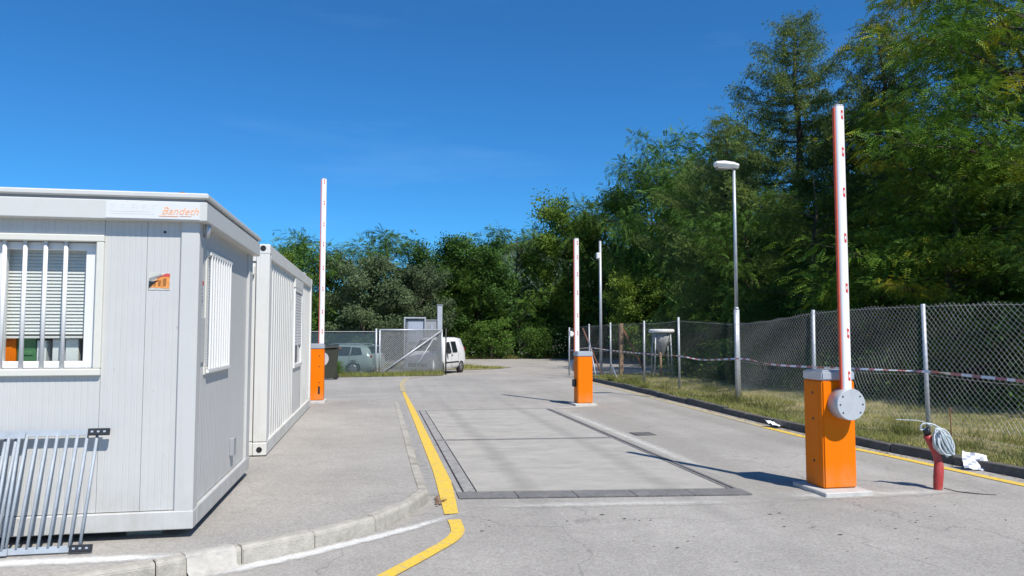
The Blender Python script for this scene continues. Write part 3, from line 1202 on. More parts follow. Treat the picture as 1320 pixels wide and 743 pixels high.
# right gable facing the road, window opening y 6.10-6.98
GY0, GY1 = 6.02, 6.98
wall_panel(5.83, GY0 + 0.02, 0.32, zt, X1, C1, axis='y', sign=1, pitch=0.05)
wall_panel(GY1 - 0.02, 7.86, 0.32, zt, X1, C1, axis='y', sign=1, pitch=0.05)
wall_panel(GY0 + 0.024, 6.55, 0.32, 1.30, X1, C1, axis='y', sign=1, pitch=0.05)
wall_panel(6.554, GY1 - 0.024, 0.32, 1.30, X1, C1, axis='y', sign=1, pitch=0.05)
wall_panel(GY0 + 0.024, GY1 - 0.024, 2.20, zt, X1, C1, axis='y', sign=1, pitch=0.05)
# corner posts and rails
for (a, b, c, d) in ((-1.415, -1.285, 5.685, 5.82), (-1.40, -1.285, 7.87, 8.06), (-7.34, -7.2, 5.685, 5.82), (-7.34, -7.2, 7.9, 8.06)):
    s = MB()
    s.box(a, b, c, d, 0.30, 2.42)
    s.build('corner_post', M_CONT, C1, bevel=0.008)
s = MB()
s.box(-7.34, -1.28, 5.68, 5.80, ZB, 0.310)
s.build('base_rail', M_CONT, C1, bevel=0.006)
s = MB()
s.box(-1.40, -1.28, 5.803, 8.06, ZB, 0.312)
s.build('base_rail', M_CONT, C1, bevel=0.006)
s = MB()
s.box(-7.34, -1.40, 7.94, 8.06, ZB, 0.31)
s.build('base_rail', M_CONT, C1, bevel=0.006)
# roof: deep fascia, a shadow gap, and a capping
FX = -1.225
s = MB()
s.box(-7.4, FX, 5.625, 8.12, 2.395, 2.535)
s.build('fascia', M_FASC, C1, bevel=0.006)
s = MB()
s.box(-7.38, FX - 0.02, 5.645, 8.10, 2.536, 2.556)
s.build('gutter_gap', M_BOX, C1)
s = MB()
s.box(-7.41, FX + 0.008, 5.615, 8.13, 2.557, 2.60)
s.build('roof_capping', M_FASC, C1, bevel=0.01)
s = MB()
s.lathe((-1.42, 5.72, 2.60), [(0.028, 0), (0.03, 0.012), (0.015, 0.022)], n=10)
s.build('roof_bolt', M_RUST, C1)
s = MB()
s.tube([(-1.255, 5.80, 2.40), (-1.255, 5.80, 2.33), (-1.27, 5.83, 2.31)], 0.022, 8)
s.build('drain_spout', M_CAP, C1)
s = MB()
s.lathe((-1.53, 5.709, 2.32), [(0.009, -0.004), (0.009, 0.004)], axis='y', n=10)
s.build('bolt_hole', M_DARK, C1)

# ---- front window
W1 = MB()
fw = 0.05
y0, y1 = 5.675, 5.735
W1.box(WX0, WX1, y0, y1, WZ1 - fw, WZ1)
W1.box(WX0, WX1, y0, y1, WZ0, WZ0 + fw)
W1.box(WX0, WX0 + fw, y0 + 0.002, y1, WZ0 + fw, WZ1 - fw)
W1.box(WX1 - fw, WX1, y0 + 0.002, y1, WZ0 + fw, WZ1 - fw)
win = W1.build('window', M_CREAM, C1, bevel=0.006)
s = MB()
a0, a1, b0, b1 = WX0 + fw + 0.002, WX1 - fw - 0.002, WZ0 + fw + 0.002, WZ1 - fw - 0.002
s.box(a0, a1, 5.74, 5.80, b1 - 0.055, b1)
s.box(a0, a1, 5.74, 5.80, b0, b0 + 0.05)
s.box(a0, a0 + 0.07, 5.742, 5.80, b0 + 0.045, b1 - 0.045)
s.box(a1 - 0.085, a1, 5.742, 5.80, b0 + 0.045, b1 - 0.045)
s.box(-2.63, -2.59, 5.742, 5.80, b0 + 0.045, b1 - 0.045)
s.build('frame', M_WHITE, win, bevel=0.004)
s = MB()
s.box(a0 + 0.045, a1 - 0.045, 5.768, 5.773, b0 + 0.04, b1 - 0.04)
s.build('pane', M_GLASS, win)
sl0 = MB()
sl0.obox((0, 0, 0), ((a1 - a0) / 2 - 0.05, 0, 0), (0, 0.0055, 0.0115), (0, -0.0010, 0.0005))
k = 0
z = b1 - 0.06
slat_me = sl0.mesh('slat', M_BLIND)
while z > 1.575:
    o = mesh_obj('slat', slat_me, win, Vector(((a0 + a1) / 2, 5.83, z)) - wloc(win))
    z -= 0.0245
s = MB()
s.box(a0 + 0.05, a1 - 0.05, 5.815, 5.845, 1.545, 1.562)
s.build('bottom_rail', M_BLIND, win)
s = MB()
s.box(a0 + 0.04, a1 - 0.04, 5.81, 5.87, b1 - 0.055, b1 - 0.012)
s.build('headrail', M_WHITE, win)
bar_me = None
for k in range(7):
    x = -2.19 - k * 0.132
    s = MB()
    s.tube([(x, 5.715, WZ0 + fw - 0.01), (x, 5.715, WZ1 - fw + 0.01)], 0.0145, 10)
    s.build('bar', M_WHITE, win)

# inside, seen under the blind
s = MB()
s.box(-3.6, -1.7, 5.855, 6.5, 1.31, 1.345)
ds = s.build('desk', M_FLOORIN, None)
props(ds, 'grey desk top inside the cabin behind the barred front window', 'desk')
s = MB()
s.box(-2.66, -2.555, 5.866, 6.1, 1.346, 1.56)
s.box(-2.64, -2.575, 5.860, 5.868, 1.37, 1.53)
b = s.build('file_box', M_ORANGE, None, bevel=0.006)
props(b, 'orange file box standing behind the cabin front window', 'box')
s = MB()
s.box(-2.548, -2.425, 5.868, 6.1, 1.346, 1.55)
s.box(-2.535, -2.44, 5.860, 5.870, 1.42, 1.45)
b = s.build('storage_crate', M_GREENB, None, bevel=0.008)
props(b, 'green storage crate behind the cabin front window', 'crate')
for x0, x1, lab, zz in ((-2.418, -2.355, 'narrow white carton touching the green crate in the window', 1.53), (-2.315, -2.235, 'white carton in the middle of the window right half', 1.54),
                        (-2.228, -2.14, 'white carton at the right end of the window', 1.54)):
    s = MB()
    s.box(x0, x1, 5.865, 6.05, 1.346, zz)
    b = s.build('carton', M_WHITE, None, bevel=0.004)
    props(b, lab, 'carton')

# ---- lettering film on the fascia
s = MB()
s.box(-1.905, -1.275, 5.6215, 5.6245, 2.405, 2.525)
film = s.build('sign_film', M_PATCHW, C1)
me = text_mesh('Bandeth', 0.075, shear=0.35, extrude=0.0008, spacing=1.02, bold=0.0)
me.materials.append(M_LOGO)
o = mesh_obj('lettering', me, film, Vector((-1.535, 5.6205, 2.440)) - wloc(film))
o.rotation_euler = (R(90), 0, 0)
s = MB()
s.box(-1.55, -1.42, 5.619, 5.6212, 2.424, 2.429)
s.box(-1.41, -1.33, 5.619, 5.6212, 2.427, 2.429)
s.build('underline', M_LOGO, film)
me = text_mesh('FLEXIMET', 0.058, extrude=0.0004)
s = MB()
for row, (z0, z1) in enumerate(((2.452, 2.454), (2.436, 2.4375))):
    s.box(-1.88, -1.60 + row * 0.02, 5.6205, 5.6214, z0, z1)
for k in range(9):
    x = -1.875 + k * 0.035
    s.box(x, x + 0.0035, 5.6205, 5.6214, 2.462, 2.505)
    if k % 2 == 0:
        s.box(x, x + 0.022, 5.6204, 5.6213, 2.5, 2.504)
        s.box(x, x + 0.018, 5.6204, 5.6213, 2.482, 2.485)
s.build('worn_print', M_GHOST, film)

# ---- half-torn sticker
s = MB()
s.box(-1.635, -1.485, 5.7065, 5.7095, 1.895, 2.018)
st = s.build('torn_sticker', M_GLUE, C1)
s = MB()


def plate(s, pts, y, th=0.0012):
    n = len(pts)
    vs = [(p[0], y, p[1]) for p in pts] + [(p[0], y - th, p[1]) for p in pts]
    s.add(vs, [tuple(range(n)), tuple(range(2 * n - 1, n - 1, -1))] + [(i, (i + 1) % n, n + (i + 1) % n, n + i) for i in range(n)])


s = MB()
plate(s, [(-1.628, 1.915), (-1.49, 1.905), (-1.488, 2.0), (-1.53, 2.0), (-1.575, 1.975), (-1.62, 1.945)], 5.7064)
s.build('sticker_ground', M_STO, st)
s = MB()
for k, (a, b, c) in enumerate(((-1.598, -1.583, 1.95), (-1.568, -1.551, 1.967), (-1.533, -1.513, 1.982))):
    plate(s, [(a, 1.925), (b, 1.922), (b + 0.004, c), (a + 0.002, c - 0.006)], 5.7050)
s.build('sticker_print', M_STB, st)
s = MB()
plate(s, [(-1.535, 1.995), (-1.487, 1.99), (-1.487, 2.014), (-1.51, 2.016), (-1.54, 2.004), (-1.58, 1.985), (-1.575, 1.978)], 5.7050)
s.build('sticker_border', M_STR, st)
s = MB()
s.add([(-1.626, 5.705, 1.965), (-1.58, 5.705, 1.978), (-1.535, 5.704, 2.003), (-1.545, 5.692, 2.007), (-1.59, 5.688, 1.992), (-1.625, 5.690, 1.978)],
      [(0, 1, 4, 5), (1, 2, 3, 4)])
s.build('peeled_flap', M_WHITE, st, fix=False)
s = MB()
plate(s, [(-1.63, 1.905), (-1.60, 1.935), (-1.575, 1.955), (-1.56, 1.968), (-1.6, 1.958), (-1.628, 1.958)], 5.7046)
s.build('sticker_shadow_print', M_BLACK, st)

# ---- gable window: frame with proud white bars over a closed shutter
s = MB()
xf = X1 + 0.004
for (a, b, c, d) in ((GY0, GY1, 2.18, 2.24), (GY0, GY1, 1.26, 1.32)):
    s.box(xf - 0.03, xf + 0.007, a, b, c, d)
for (a, b) in ((GY0, GY0 + 0.055), (GY1 - 0.055, GY1)):
    s.box(xf - 0.03, xf + 0.005, a, b, 1.32, 2.18)
gw = s.build('window', M_CREAM, C1, bevel=0.004)
n = 36
for k in range(n):
    s = MB()
    z = 1.325 + k * (0.85 / n)
    s.box(xf - 0.022, xf - 0.006, GY0 + 0.057, GY1 - 0.057, z, z + 0.85 / n - 0.003)
    s.build('shutter_slat', M_WHITE, gw)
for k in range(9):
    yy = GY0 + 0.10 + k * 0.095
    s = MB()
    s.box(xf + 0.012, xf + 0.028, yy - 0.008, yy + 0.008, 1.30, 2.20)
    s.build('bar', M_WHITE, gw, bevel=0.002)
for zz in (1.285, 2.205):
    s = MB()
    s.box(xf + 0.008, xf + 0.026, GY0 + 0.05, GY1 - 0.04, zz - 0.012, zz + 0.012)
    s.build('grille_rail', M_WHITE, gw)
# small hatch outline, sticker and vent on the gable
s = MB()
s.box(X1, X1 + 0.012, 5.86, 6.0, 1.36, 1.70)
s.build('hatch', M_CONT, C1, bevel=0.002)
s = MB()
s.box(X1, X1 + 0.003, 5.865, 5.955, 1.80, 1.985)
sk = s.build('notice_sticker', M_PATCHW, C1)
s = MB()
s.box(X1 + 0.003, X1 + 0.0045, 5.87, 5.95, 1.945, 1.98)
s.build('sticker_header', M_STR, sk)
s = MB()
for zz in (1.83, 1.855, 1.88, 1.815):
    s.box(X1 + 0.003, X1 + 0.0045, 5.875, 5.93, zz, zz + 0.008)
s.box(X1 + 0.003, X1 + 0.0045, 5.885, 5.915, 1.90, 1.93)
s.build('sticker_print', M_BLACK, sk)
s = MB()
s.box(X1, X1 + 0.04, 7.14, 7.24, 0.46, 0.62)
s.build('vent', M_BOX, C1, bevel=0.004)

# ================================================================== SECOND CABIN
C2 = thing('storage_container', (-1.28, 9.24, WALK), 'white ribbed storage container with a roller-shutter window behind the office cabin', 'container')
BX1, BX0, BY0, BY1 = -1.28, -3.72, 9.24, 15.2
Z0, Z1 = WALK + 0.005, 2.66
# ribbed long wall facing the road
s = MB()
y = BY0 + 0.16
prof = []
per = 0.215
WY0, WY1, WWZ0, WWZ1 = 12.25, 13.45, 1.02, 2.32


def ribs(a, b, z0, z1):
    s = MB()
    pr = []
    y = a
    while y < b - 0.01:
        for (dy, dx) in ((0.0, 0.0), (0.10, 0.0), (0.128, -0.03), (0.187, -0.03)):
            if y + dy < b:
                pr.append((y + dy, dx))
        y += per
    pr.append((b, pr[-1][1]))
    vs = []
    for (yy, dx) in pr:
        vs += [(BX1 - 0.03 + dx, yy, z0), (BX1 - 0.03 + dx, yy, z1)]
    k = len(pr)
    s.add(vs, [(2 * i, 2 * i + 2, 2 * i + 3, 2 * i + 1) for i in range(k - 1)])
    o = s.build('ribbed_wall', M_CONT2, C2, fix=False)
    return o


ribs(BY0 + 0.14, WY0, 0.28, 2.50)
ribs(WY1, BY1 - 0.12, 0.28, 2.50)
s = MB()
s.box(BX1 - 0.075, BX1 - 0.03, WY0 + 0.002, WY1 - 0.002, 0.28, WWZ0)
s.build('wall_panel', M_CONT2, C2)
s = MB()
s.box(BX1 - 0.075, BX1 - 0.03, WY0 + 0.002, WY1 - 0.002, WWZ1, 2.50)
s.build('wall_panel', M_CONT2, C2)
s = MB()
s.box(BX0, BX0 + 0.05, BY0 + 0.1, BY1 - 0.1, 0.28, 2.5)
s.build('wall_panel', M_CONT2, C2)
s = MB()
s.box(BX0 + 0.05, BX1 - 0.12, BY1 - 0.08, BY1 - 0.03, 0.28, 2.5)
s.build('wall_panel', M_CONT2, C2)
# front end: post, recessed door leaf, dark slot
for (a, b) in ((BX1 - 0.155, BX1), (BX0, BX0 + 0.155)):
    s = MB()
    s.box(a, b, BY0, BY0 + 0.15, Z0 + 0.16, Z1 - 0.10)
    s.build('corner_post', M_CONT2, C2, bevel=0.008)
    s = MB()
    s.box(a, b, BY1 - 0.12, BY1, Z0 + 0.16, Z1 - 0.10)
    s.build('corner_post', M_CONT2, C2, bevel=0.008)
    for yy in (BY0, BY1 - 0.12):
        for zz in (Z0, Z1 - 0.12):
            s = MB()
            s.box(a - 0.002, b + 0.004, yy - 0.004, yy + 0.154, zz, zz + 0.155 if zz < 1 else zz + 0.12)
            cst = s.build('corner_casting', M_CONT2, C2, bevel=0.01)
            s = MB()
            cx_ = (a + b) / 2
            s.lathe((cx_, yy - 0.005, zz + 0.07), [(0.034, 0), (0.034, -0.003)], axis='y', n=14)
            if a > -2:
                s.build('lifting_eye', M_DARK, cst)
s = MB()
s.box(BX0 + 0.16, BX1 - 0.158, BY0 + 0.01, BY0 + 0.13, Z0, Z0 + 0.155)
s.build('end_sill', M_CONT2, C2, bevel=0.006)
s = MB()
s.box(BX0 + 0.16, BX1 - 0.158, BY0 + 0.01, BY0 + 0.13, 2.45, 2.63)
s.build('end_header', M_CONT2, C2, bevel=0.006)
s = MB()
s.box(BX1 - 0.25, BX1 - 0.165, BY0 + 0.03, BY0 + 0.08, 0.29, 2.44)
s.build('door_jamb', M_CONT2, C2, bevel=0.004)
s = MB()
s.box(BX1 - 0.30, BX1 - 0.255, BY0 + 0.10, BY0 + 0.12, 0.29, 2.44)
s.build('door_gap', M_DARK, C2)
s = MB()
s.box(BX0 + 0.17, BX1 - 0.305, BY0 + 0.03, BY0 + 0.08, 0.29, 2.44)
s.build('door', M_CONT2, C2, bevel=0.004)
s = MB()
s.box(BX1 - 0.30, BX1 - 0.17, BY0 - 0.05, BY0 + 0.02, 2.28, 2.40)
s.build('junction_box', M_CONT2, C2, bevel=0.01)
# rails and roof
s = MB()
s.box(BX1 - 0.12, BX1, BY0 + 0.155, BY1 - 0.125, Z0, Z0 + 0.155)
s.build('base_rail', M_CONT2, C2, bevel=0.006)
s = MB()
s.box(BX1 - 0.12, BX1, BY0 + 0.155, BY1 - 0.125, 2.49, 2.655)
s.build('top_rail', M_CONT2, C2, bevel=0.006)
s = MB()
s.box(BX0, BX0 + 0.12, BY0 + 0.155, BY1 - 0.125, Z0, Z0 + 0.155)
s.box(BX0, BX0 + 0.12, BY0 + 0.155, BY1 - 0.125, 2.49, 2.655)
s.build('base_rail', M_CONT2, C2, bevel=0.006)
s = MB()
s.box(BX0 + 0.12, BX1 - 0.12, BY0 + 0.13, BY1 - 0.03, 2.60, 2.64)
s.build('roof', M_CONT2, C2)
s = MB()
s.box(BX0 + 0.12, BX1 - 0.12, BY0 + 0.13, BY1 - 0.03, 0.2, 0.24)
s.build('floor', M_FLOORIN, C2)
s = MB()
s.lathe((BX1 - 0.16, BY1 - 0.5, 2.645), [(0.05, 0), (0.05, 0.06), (0.09, 0.065), (0.09, 0.10), (0.03, 0.12)], n=14)
s.build('roof_vent', M_CAP, C2)
# shuttered window
s = MB()
s.box(BX1 - 0.06, BX1 - 0.005, WY0, WY1, WWZ1 - 0.06, WWZ1)
s.box(BX1 - 0.06, BX1 - 0.005, WY0, WY1, WWZ0, WWZ0 + 0.06)
s.box(BX1 - 0.06, BX1 - 0.007, WY0, WY0 + 0.06, WWZ0 + 0.06, WWZ1 - 0.06)
s.box(BX1 - 0.06, BX1 - 0.007, WY1 - 0.06, WY1, WWZ0 + 0.06, WWZ1 - 0.06)
w2 = s.build('window', M_WHITE, C2, bevel=0.004)
s = MB()
s.box(BX1 - 0.05, BX1 - 0.045, WY0 + 0.06, WY1 - 0.06, WWZ0 + 0.06, WWZ1 - 0.06)
s.build('pane', M_CGLASS, w2)
for k in range(18):
    s = MB()
    z = WWZ1 - 0.07 - (k + 1) * 0.048
    s.box(BX1 - 0.038, BX1 - 0.018, WY0 + 0.063, WY1 - 0.063, z, z + 0.040)
    s.build('shutter_slat', M_WHITE, w2, bevel=0.004)
s = MB()
s.box(BX1 - 0.056, BX1 - 0.003, WY0 - 0.02, WY1 + 0.02, WWZ1 + 0.003, WWZ1 + 0.16)
s.build('shutter_box', M_CONT2, w2, bevel=0.004)
s = MB()
s.box(BX1 - 0.028, BX1 - 0.024, 11.75, 11.83, 1.95, 2.10)
s.build('faded_plate', M_GLUE, C2)

# ================================================================== LEANING RAILING PANELS


def railing(xr, xl, yb, yt, zb, zt_, label, n, sh=0.0, brackets=True):
    t = thing('railing_panel', ((xr + xl) / 2, yb, WALK), label, 'railing', 'steel railing panels leaning on the office cabin')
    nb = Vector((0, yb, zb))
    ntp = Vector((0, yt, zt_))
    d = (ntp - nb).normalized()
    nn = Vector((0, d.z, -d.y))
    for nm, c in (('bottom_rail', nb), ('top_rail', ntp)):
        s = MB()
        s.obox(((xr + xl) / 2 + (sh if nm == 'top_rail' else 0), c.y, c.z), ((xr - xl) / 2, 0, 0), nn * 0.006, d * 0.021)
        s.build(nm, M_GALVR, t)
    for k in range(n):
        x = xr - 0.035 - k * 0.064
        s = MB()
        a = nb + Vector((x, 0, 0)) + d * 0.01
        b = ntp + Vector((x + sh, 0, 0)) - d * 0.01
        s.tube([a, b], 0.0105, 8)
        s.build('bar', M_GALVR, t)
    for nm, c, o_ in (('bracket', nb, 0), ('bracket', ntp, sh)) if brackets else ():
        s = MB()
        s.obox((xr - 0.02 + o_, c.y - nn.y * 0.02, c.z - nn.z * 0.02), (0.07, 0, 0), nn * 0.012, d * 0.024)
        br = s.build(nm, M_BLACK, t, bevel=0.003)
        for dx in (-0.04, 0.0, 0.04):
            s = MB()
            s.obox((xr - 0.02 + o_ + dx, c.y - nn.y * 0.034, c.z - nn.z * 0.034), (0.008, 0, 0), nn * 0.003, d * 0.006)
            s.build('bolt', M_CAP, br)
    return t


railing(-1.90, -3.9, 5.44, 5.655, WALK + 0.025, 0.885, 'galvanised railing panel leaning on the cabin, its black end brackets showing', 30, 0.015)
railing(-2.36, -4.6, 5.415, 5.628, WALK + 0.028, 0.878, 'second railing panel leaning in front of the first at the left edge', 34, -0.01, False)

# ================================================================== BARRIERS


def barrier(name, X, Y, z0, front, depth, arm_top, marks, armx, label, side=-1, box_h=1.11, cap=0.09, arm_w=0.05):
    """housing front face at y=Y (side -1: arm on the near face, +1: on the far face)"""
    t = thing(name, (X + front / 2, Y + depth / 2, z0), label, 'barrier', 'orange parking barriers with raised arms')
    s = MB()
    s.box(X - 0.10, X + front + 0.05, Y - 0.17, Y + depth + 0.08, z0 - 0.02, z0 + 0.045)
    s.build('plinth', M_SCREED, t, bevel=0.008)
    zb = z0 + 0.046
    s = MB()
    s.box(X, X + front, Y, Y + depth, zb, z0 + box_h)
    hs_ = s.build('housing', M_ORANGE, t, bevel=0.014, seg=3)
    s = MB()
    s.box(X - 0.003, X + 0.001, Y + 0.07, Y + depth - 0.03, zb + 0.02, z0 + box_h - 0.03)
    dr = s.build('door', M_ORANGE, t, bevel=0.0015)
    for zz in (0.98, 0.72, 0.30):
        s = MB()
        s.lathe((X - 0.004, Y + 0.16, z0 + zz * box_h / 1.11), [(0.014, 0.002), (0.014, -0.002)], axis='x', n=12)
        s.build('lock', M_BLACK, dr)
    s = MB()
    s.box(X - 0.004, X + front + 0.004, Y - 0.004, Y + depth + 0.004, z0 + box_h + 0.002, z0 + box_h + cap)
    s.build('cap', M_CAP, t, bevel=0.012, seg=2)
    s = MB()
    s.box(X + 0.02, X + front - 0.02, Y + 0.02, Y + depth - 0.02, z0 + box_h + cap + 0.001, z0 + box_h + cap + 0.012)
    s.build('lid', M_CAP, t, bevel=0.004)
    # arm hub
    zc = z0 + 0.885 * box_h / 1.11
    yf = Y if side < 0 else Y + depth
    s = MB()
    s.lathe((armx, yf, zc), [(0.155, side * 0.002), (0.155, side * 0.155), (0.150, side * 0.165)], axis='y', n=40)
    hub = s.build('hub', M_DISC, t)
    for k in range(6):
        a = (math.radians(40), 0, -math.radians(40), math.pi - math.radians(40), math.pi, math.pi + math.radians(40))[k]
        s = MB()
        s.lathe((armx + 0.122 * math.cos(a), yf + side * 0.164, zc + 0.122 * math.sin(a)), [(0.009, 0), (0.009, side * 0.004)], axis='y', n=8)
        s.build('bolt', M_STEELD, hub)
    # arm: upright elliptical tube
    s = MB()
    n = 20
    vs = []
    ya = yf + side * 0.085
    rx, ry_ = arm_w, 0.036
    zs = [zc + 0.14, arm_top]
    for z in zs:
        for k in range(n):
            a = 2 * math.pi * k / n
            vs.append((armx + rx * math.copysign(abs(math.cos(a)) ** 0.7, math.cos(a)), ya + ry_ * math.copysign(abs(math.sin(a)) ** 0.7, math.sin(a)), z))
    s.csm = True
    s.add(vs, [(k, (k + 1) % n, n + (k + 1) % n, n + k) for k in range(n)])
    s.csm = False
    s.add(vs, [tuple(range(n)), tuple(range(2 * n - 1, n - 1, -1))])
    arm = s.build('arm', M_ARM, t)
    s = MB()
    s.box(armx - rx - 0.012, armx - rx + 0.004, ya - 0.016, ya + 0.016, zs[0], arm_top - 0.01)
    s.build('edge_strip', M_REDD, arm, bevel=0.003)
    s = MB()
    s.box(armx - rx * 0.9, armx + rx * 0.9, ya - ry_ * 0.9, ya + ry_ * 0.9, arm_top + 0.001, arm_top + 0.02)
    s.build('end_cap', M_CAP, arm, bevel=0.008)
    yk = ya - ry_ - 0.001
    for z in marks:
        s = MB()
        plate(s, [(armx + 0.002, z - 0.038), (armx + 0.024, z - 0.050), (armx + 0.024, z + 0.040), (armx + 0.002, z + 0.050)], yk)
        mk = s.build('reflector', M_RED, arm)
        s = MB()
        plate(s, [(armx + 0.006, z - 0.018), (armx + 0.018, z - 0.010), (armx + 0.018, z + 0.020), (armx + 0.006, z + 0.014)], yk - 0.0015)
        s.build('reflector_mark', M_ARM, mk)
    return t


barrier('parking_barrier', 4.37, 6.66, 0.0, 0.36, 0.33, 3.87, [3.78, 3.40, 2.99, 2.53, 2.03, 1.58, 1.16], 4.575,
        'nearest orange barrier, its grey round hub facing the camera, standing right of the weighbridge')
tb2 = barrier('parking_barrier', 4.37, 15.68, 0.0, 0.34, 0.34, 3.73, [3.64, 3.31, 2.92, 2.50, 1.99, 1.58], 4.47,
        'orange barrier at the far right corner of the weighbridge', side=1, arm_w=0.055, box_h=1.07, cap=0.1)
s = MB()
s.box(4.30, 4.366, 15.80, 15.92, 0.40, 0.56)
s.build('signal_box', M_BLACK, tb2, bevel=0.008)
t3 = barrier('parking_barrier', -1.42, 16.1, WALK, 0.33, 0.33, 4.98, [4.92, 4.45, 3.97, 3.53, 3.01, 2.55, 2.05, 1.62], -1.17,
             'orange barrier standing past the end of the white container on the left', side=1, box_h=1.13, cap=0.1, arm_w=0.055)
s = MB()
s.box(-1.20, -1.16, 16.096, 16.100, WALK + 0.18, WALK + 0.34)
s.build('slot', M_BLACK, t3)
for zz in (0.98, 0.76, 0.42):
    s = MB()
    s.lathe((-1.18, 16.0985, WALK + zz), [(0.012, 0.001), (0.012, -0.002)], axis='y', n=10)
    s.build('screw', M_BLACK, t3)

# ================================================================== LAMP AND POLES
t = thing('street_lamp', (7.84, 15.06, 0.05), 'tall galvanised street lamp with a flat white head beside the mesh fence', 'street lamp')
s = MB()
s.tube([(7.84, 15.06, 0.0), (7.84, 15.06, 2.10)], 0.060, 14)
s.tube([(7.84, 15.06, 2.10), (7.84, 15.06, 2.16)], [0.060, 0.040], 14)
s.build('base_tube', M_GALV, t)
s = MB()
s.tube([(7.84, 15.06, 2.16), (7.84, 15.06, 3.7), (7.84, 15.06, 5.28)], [0.040, 0.036, 0.032], 12)
s.build('pole', M_GALV, t)
s = MB()
ps = []
for (u, hw, zt_, zb_) in ((-0.47, 0.05, 5.36, 5.32), (-0.44, 0.10, 5.405, 5.285), (-0.25, 0.13, 5.42, 5.26), (-0.02, 0.12, 5.40, 5.26), (0.09, 0.08, 5.37, 5.265)):
    x = 7.84 + u
    ps.append([(x, 15.06 - hw * 0.6, zb_), (x, 15.06 - hw, (zt_ + zb_) / 2 + 0.01), (x, 15.06 - hw * 0.6, zt_), (x, 15.06 + hw * 0.6, zt_),
               (x, 15.06 + hw, (zt_ + zb_) / 2 + 0.01), (x, 15.06 + hw * 0.6, zb_)])
vs = [v for r_ in ps for v in r_]
fs = [(i * 6 + k, i * 6 + (k + 1) % 6, (i + 1) * 6 + (k + 1) % 6, (i + 1) * 6 + k) for i in range(4) for k in range(6)]
s.add(vs, fs + [tuple(range(6)), tuple(range(29, 23, -1))])
s.build('lamp_head', M_WHITE, t, bevel=0.008)
s = MB()
s.box(7.42, 7.72, 14.98, 15.14, 5.235, 5.262)
s.build('lens', M_FLOORIN, t, bevel=0.01)

t = thing('camera_pole', (8.85, 28.3, g(28.3)), 'thin grey pole with a small box near its top, right of the second barrier', 'pole')
s = MB()
s.tube([(8.85, 28.3, g(28.3) - 0.1), (8.85, 28.3, 5.3)], [0.062, 0.05], 10)
s.build('pole', M_GALV, t)
s = MB()
s.box(8.68, 8.82, 28.2, 28.36, 4.58, 4.82)
s.build('camera_housing', M_WHITE, t, bevel=0.02)

t = thing('camera_post', (7.0, 25.2, g(25.2)), 'short post carrying a small white camera behind the second barrier', 'post')
s = MB()
s.tube([(7.0, 25.2, g(25.2) - 0.05), (7.0, 25.2, 1.7)], 0.035, 8)
s.build('post', M_GALV, t)
s = MB()
s.box(6.80, 6.99, 25.1, 25.2, 1.50, 1.62)
s.box(6.72, 6.81, 25.08, 25.22, 1.47, 1.66)
s.build('camera_body', M_WHITE, t, bevel=0.01)

# ================================================================== RIGHT CHAIN-LINK FENCE


def tri_tube(p, q, r):
    """3-sided straight wires between arrays of points p, q -> (n*3,4,3) quads"""
    d = q - p
    d /= np.linalg.norm(d, axis=1, keepdims=True) + 1e-9
    ref = np.tile(np.array([[0.13, 0.97, 0.21]]), (len(p), 1))
    a = np.cross(d, ref)
    a /= np.linalg.norm(a, axis=1, keepdims=True) + 1e-9
    b = np.cross(d, a)
    out = []
    ring = [a * math.cos(t) * r + b * math.sin(t) * r for t in (0, 2.0944, 4.1888)]
    for k in range(3):
        u, v = ring[k], ring[(k + 1) % 3]
        out.append(np.stack([p + u, q + u, q + v, p + v], axis=1))
    return np.concatenate(out, 0)


def chain_link(A, B, topA, topB, z0, sag, r, pitch, parent, material, bulge=0.03, seed=0, zf=None, asp=1.0):
    """woven diamond mesh between A and B (x,y); top height runs topA->topB with a sag"""
    A, B = np.array(A, float), np.array(B, float)
    Ln = np.linalg.norm(B - A)
    H = 1.0
    rows = int(round(1.95 / (pitch * asp)))
    ncol = int(round(Ln / pitch))
    P, Q = [], []
    # each picket is a zig-zag between neighbours: nodes on a half-pitch lattice
    for i in range(ncol + 1):
        for j in range(2 * rows):
            u0 = i * 1.0 + (0.0 if j % 2 == 0 else 0.5)
            u1 = i * 1.0 + (0.5 if j % 2 == 0 else 0.0)
            u2 = i * 1.0 + (0.0 if j % 2 == 0 else -0.5)
            u3 = i * 1.0 + (-0.5 if j % 2 == 0 else 0.0)
            P.append((u0, j))
            Q.append((u1, j + 1))
            P.append((u2, j))
            Q.append((u3, j + 1))
    P, Q = np.array(P, float), np.array(Q, float)
    rg = np.random.default_rng(seed)
    ph = rg.uniform(0, 6.28, 4)

    def warp(N):
        t = np.clip(N[:, 0] / ncol, 0, 1)
        h = N[:, 1] / (2 * rows)
        top = topA + (topB - topA) * t - sag * 4 * t * (1 - t)
        z = z0 + (top - z0) * h
        xy = A[None, :] + (B - A)[None, :] * t[:, None]
        nrm = np.array([-(B - A)[1], (B - A)[0]]) / Ln
        off = bulge * np.sin(t * 3.1416) * (np.sin(h * 5 + ph[0]) + 0.5 * np.sin(h * 11 + t * 7 + ph[1]))
        z = z + 0.012 * np.sin(t * 23 + ph[2]) * h
        out = np.zeros((len(N), 3))
        out[:, :2] = xy + nrm[None, :] * off[:, None]
        out[:, 2] = z
        if zf is not None:
            out[:, 2] += np.array([zf(y) for y in out[:, 1]])
        return out
    p, q = warp(P), warp(Q)
    keep = np.linalg.norm(p - q, axis=1) > 0.004
    qd = tri_tube(p[keep], q[keep], r)
    off = np.array(wloc(parent))
    me = quads_mesh('chain_link_mesh', qd.reshape(-1, 3) - off, 4, material)
    return mesh_obj('chain_link_mesh', me, parent)


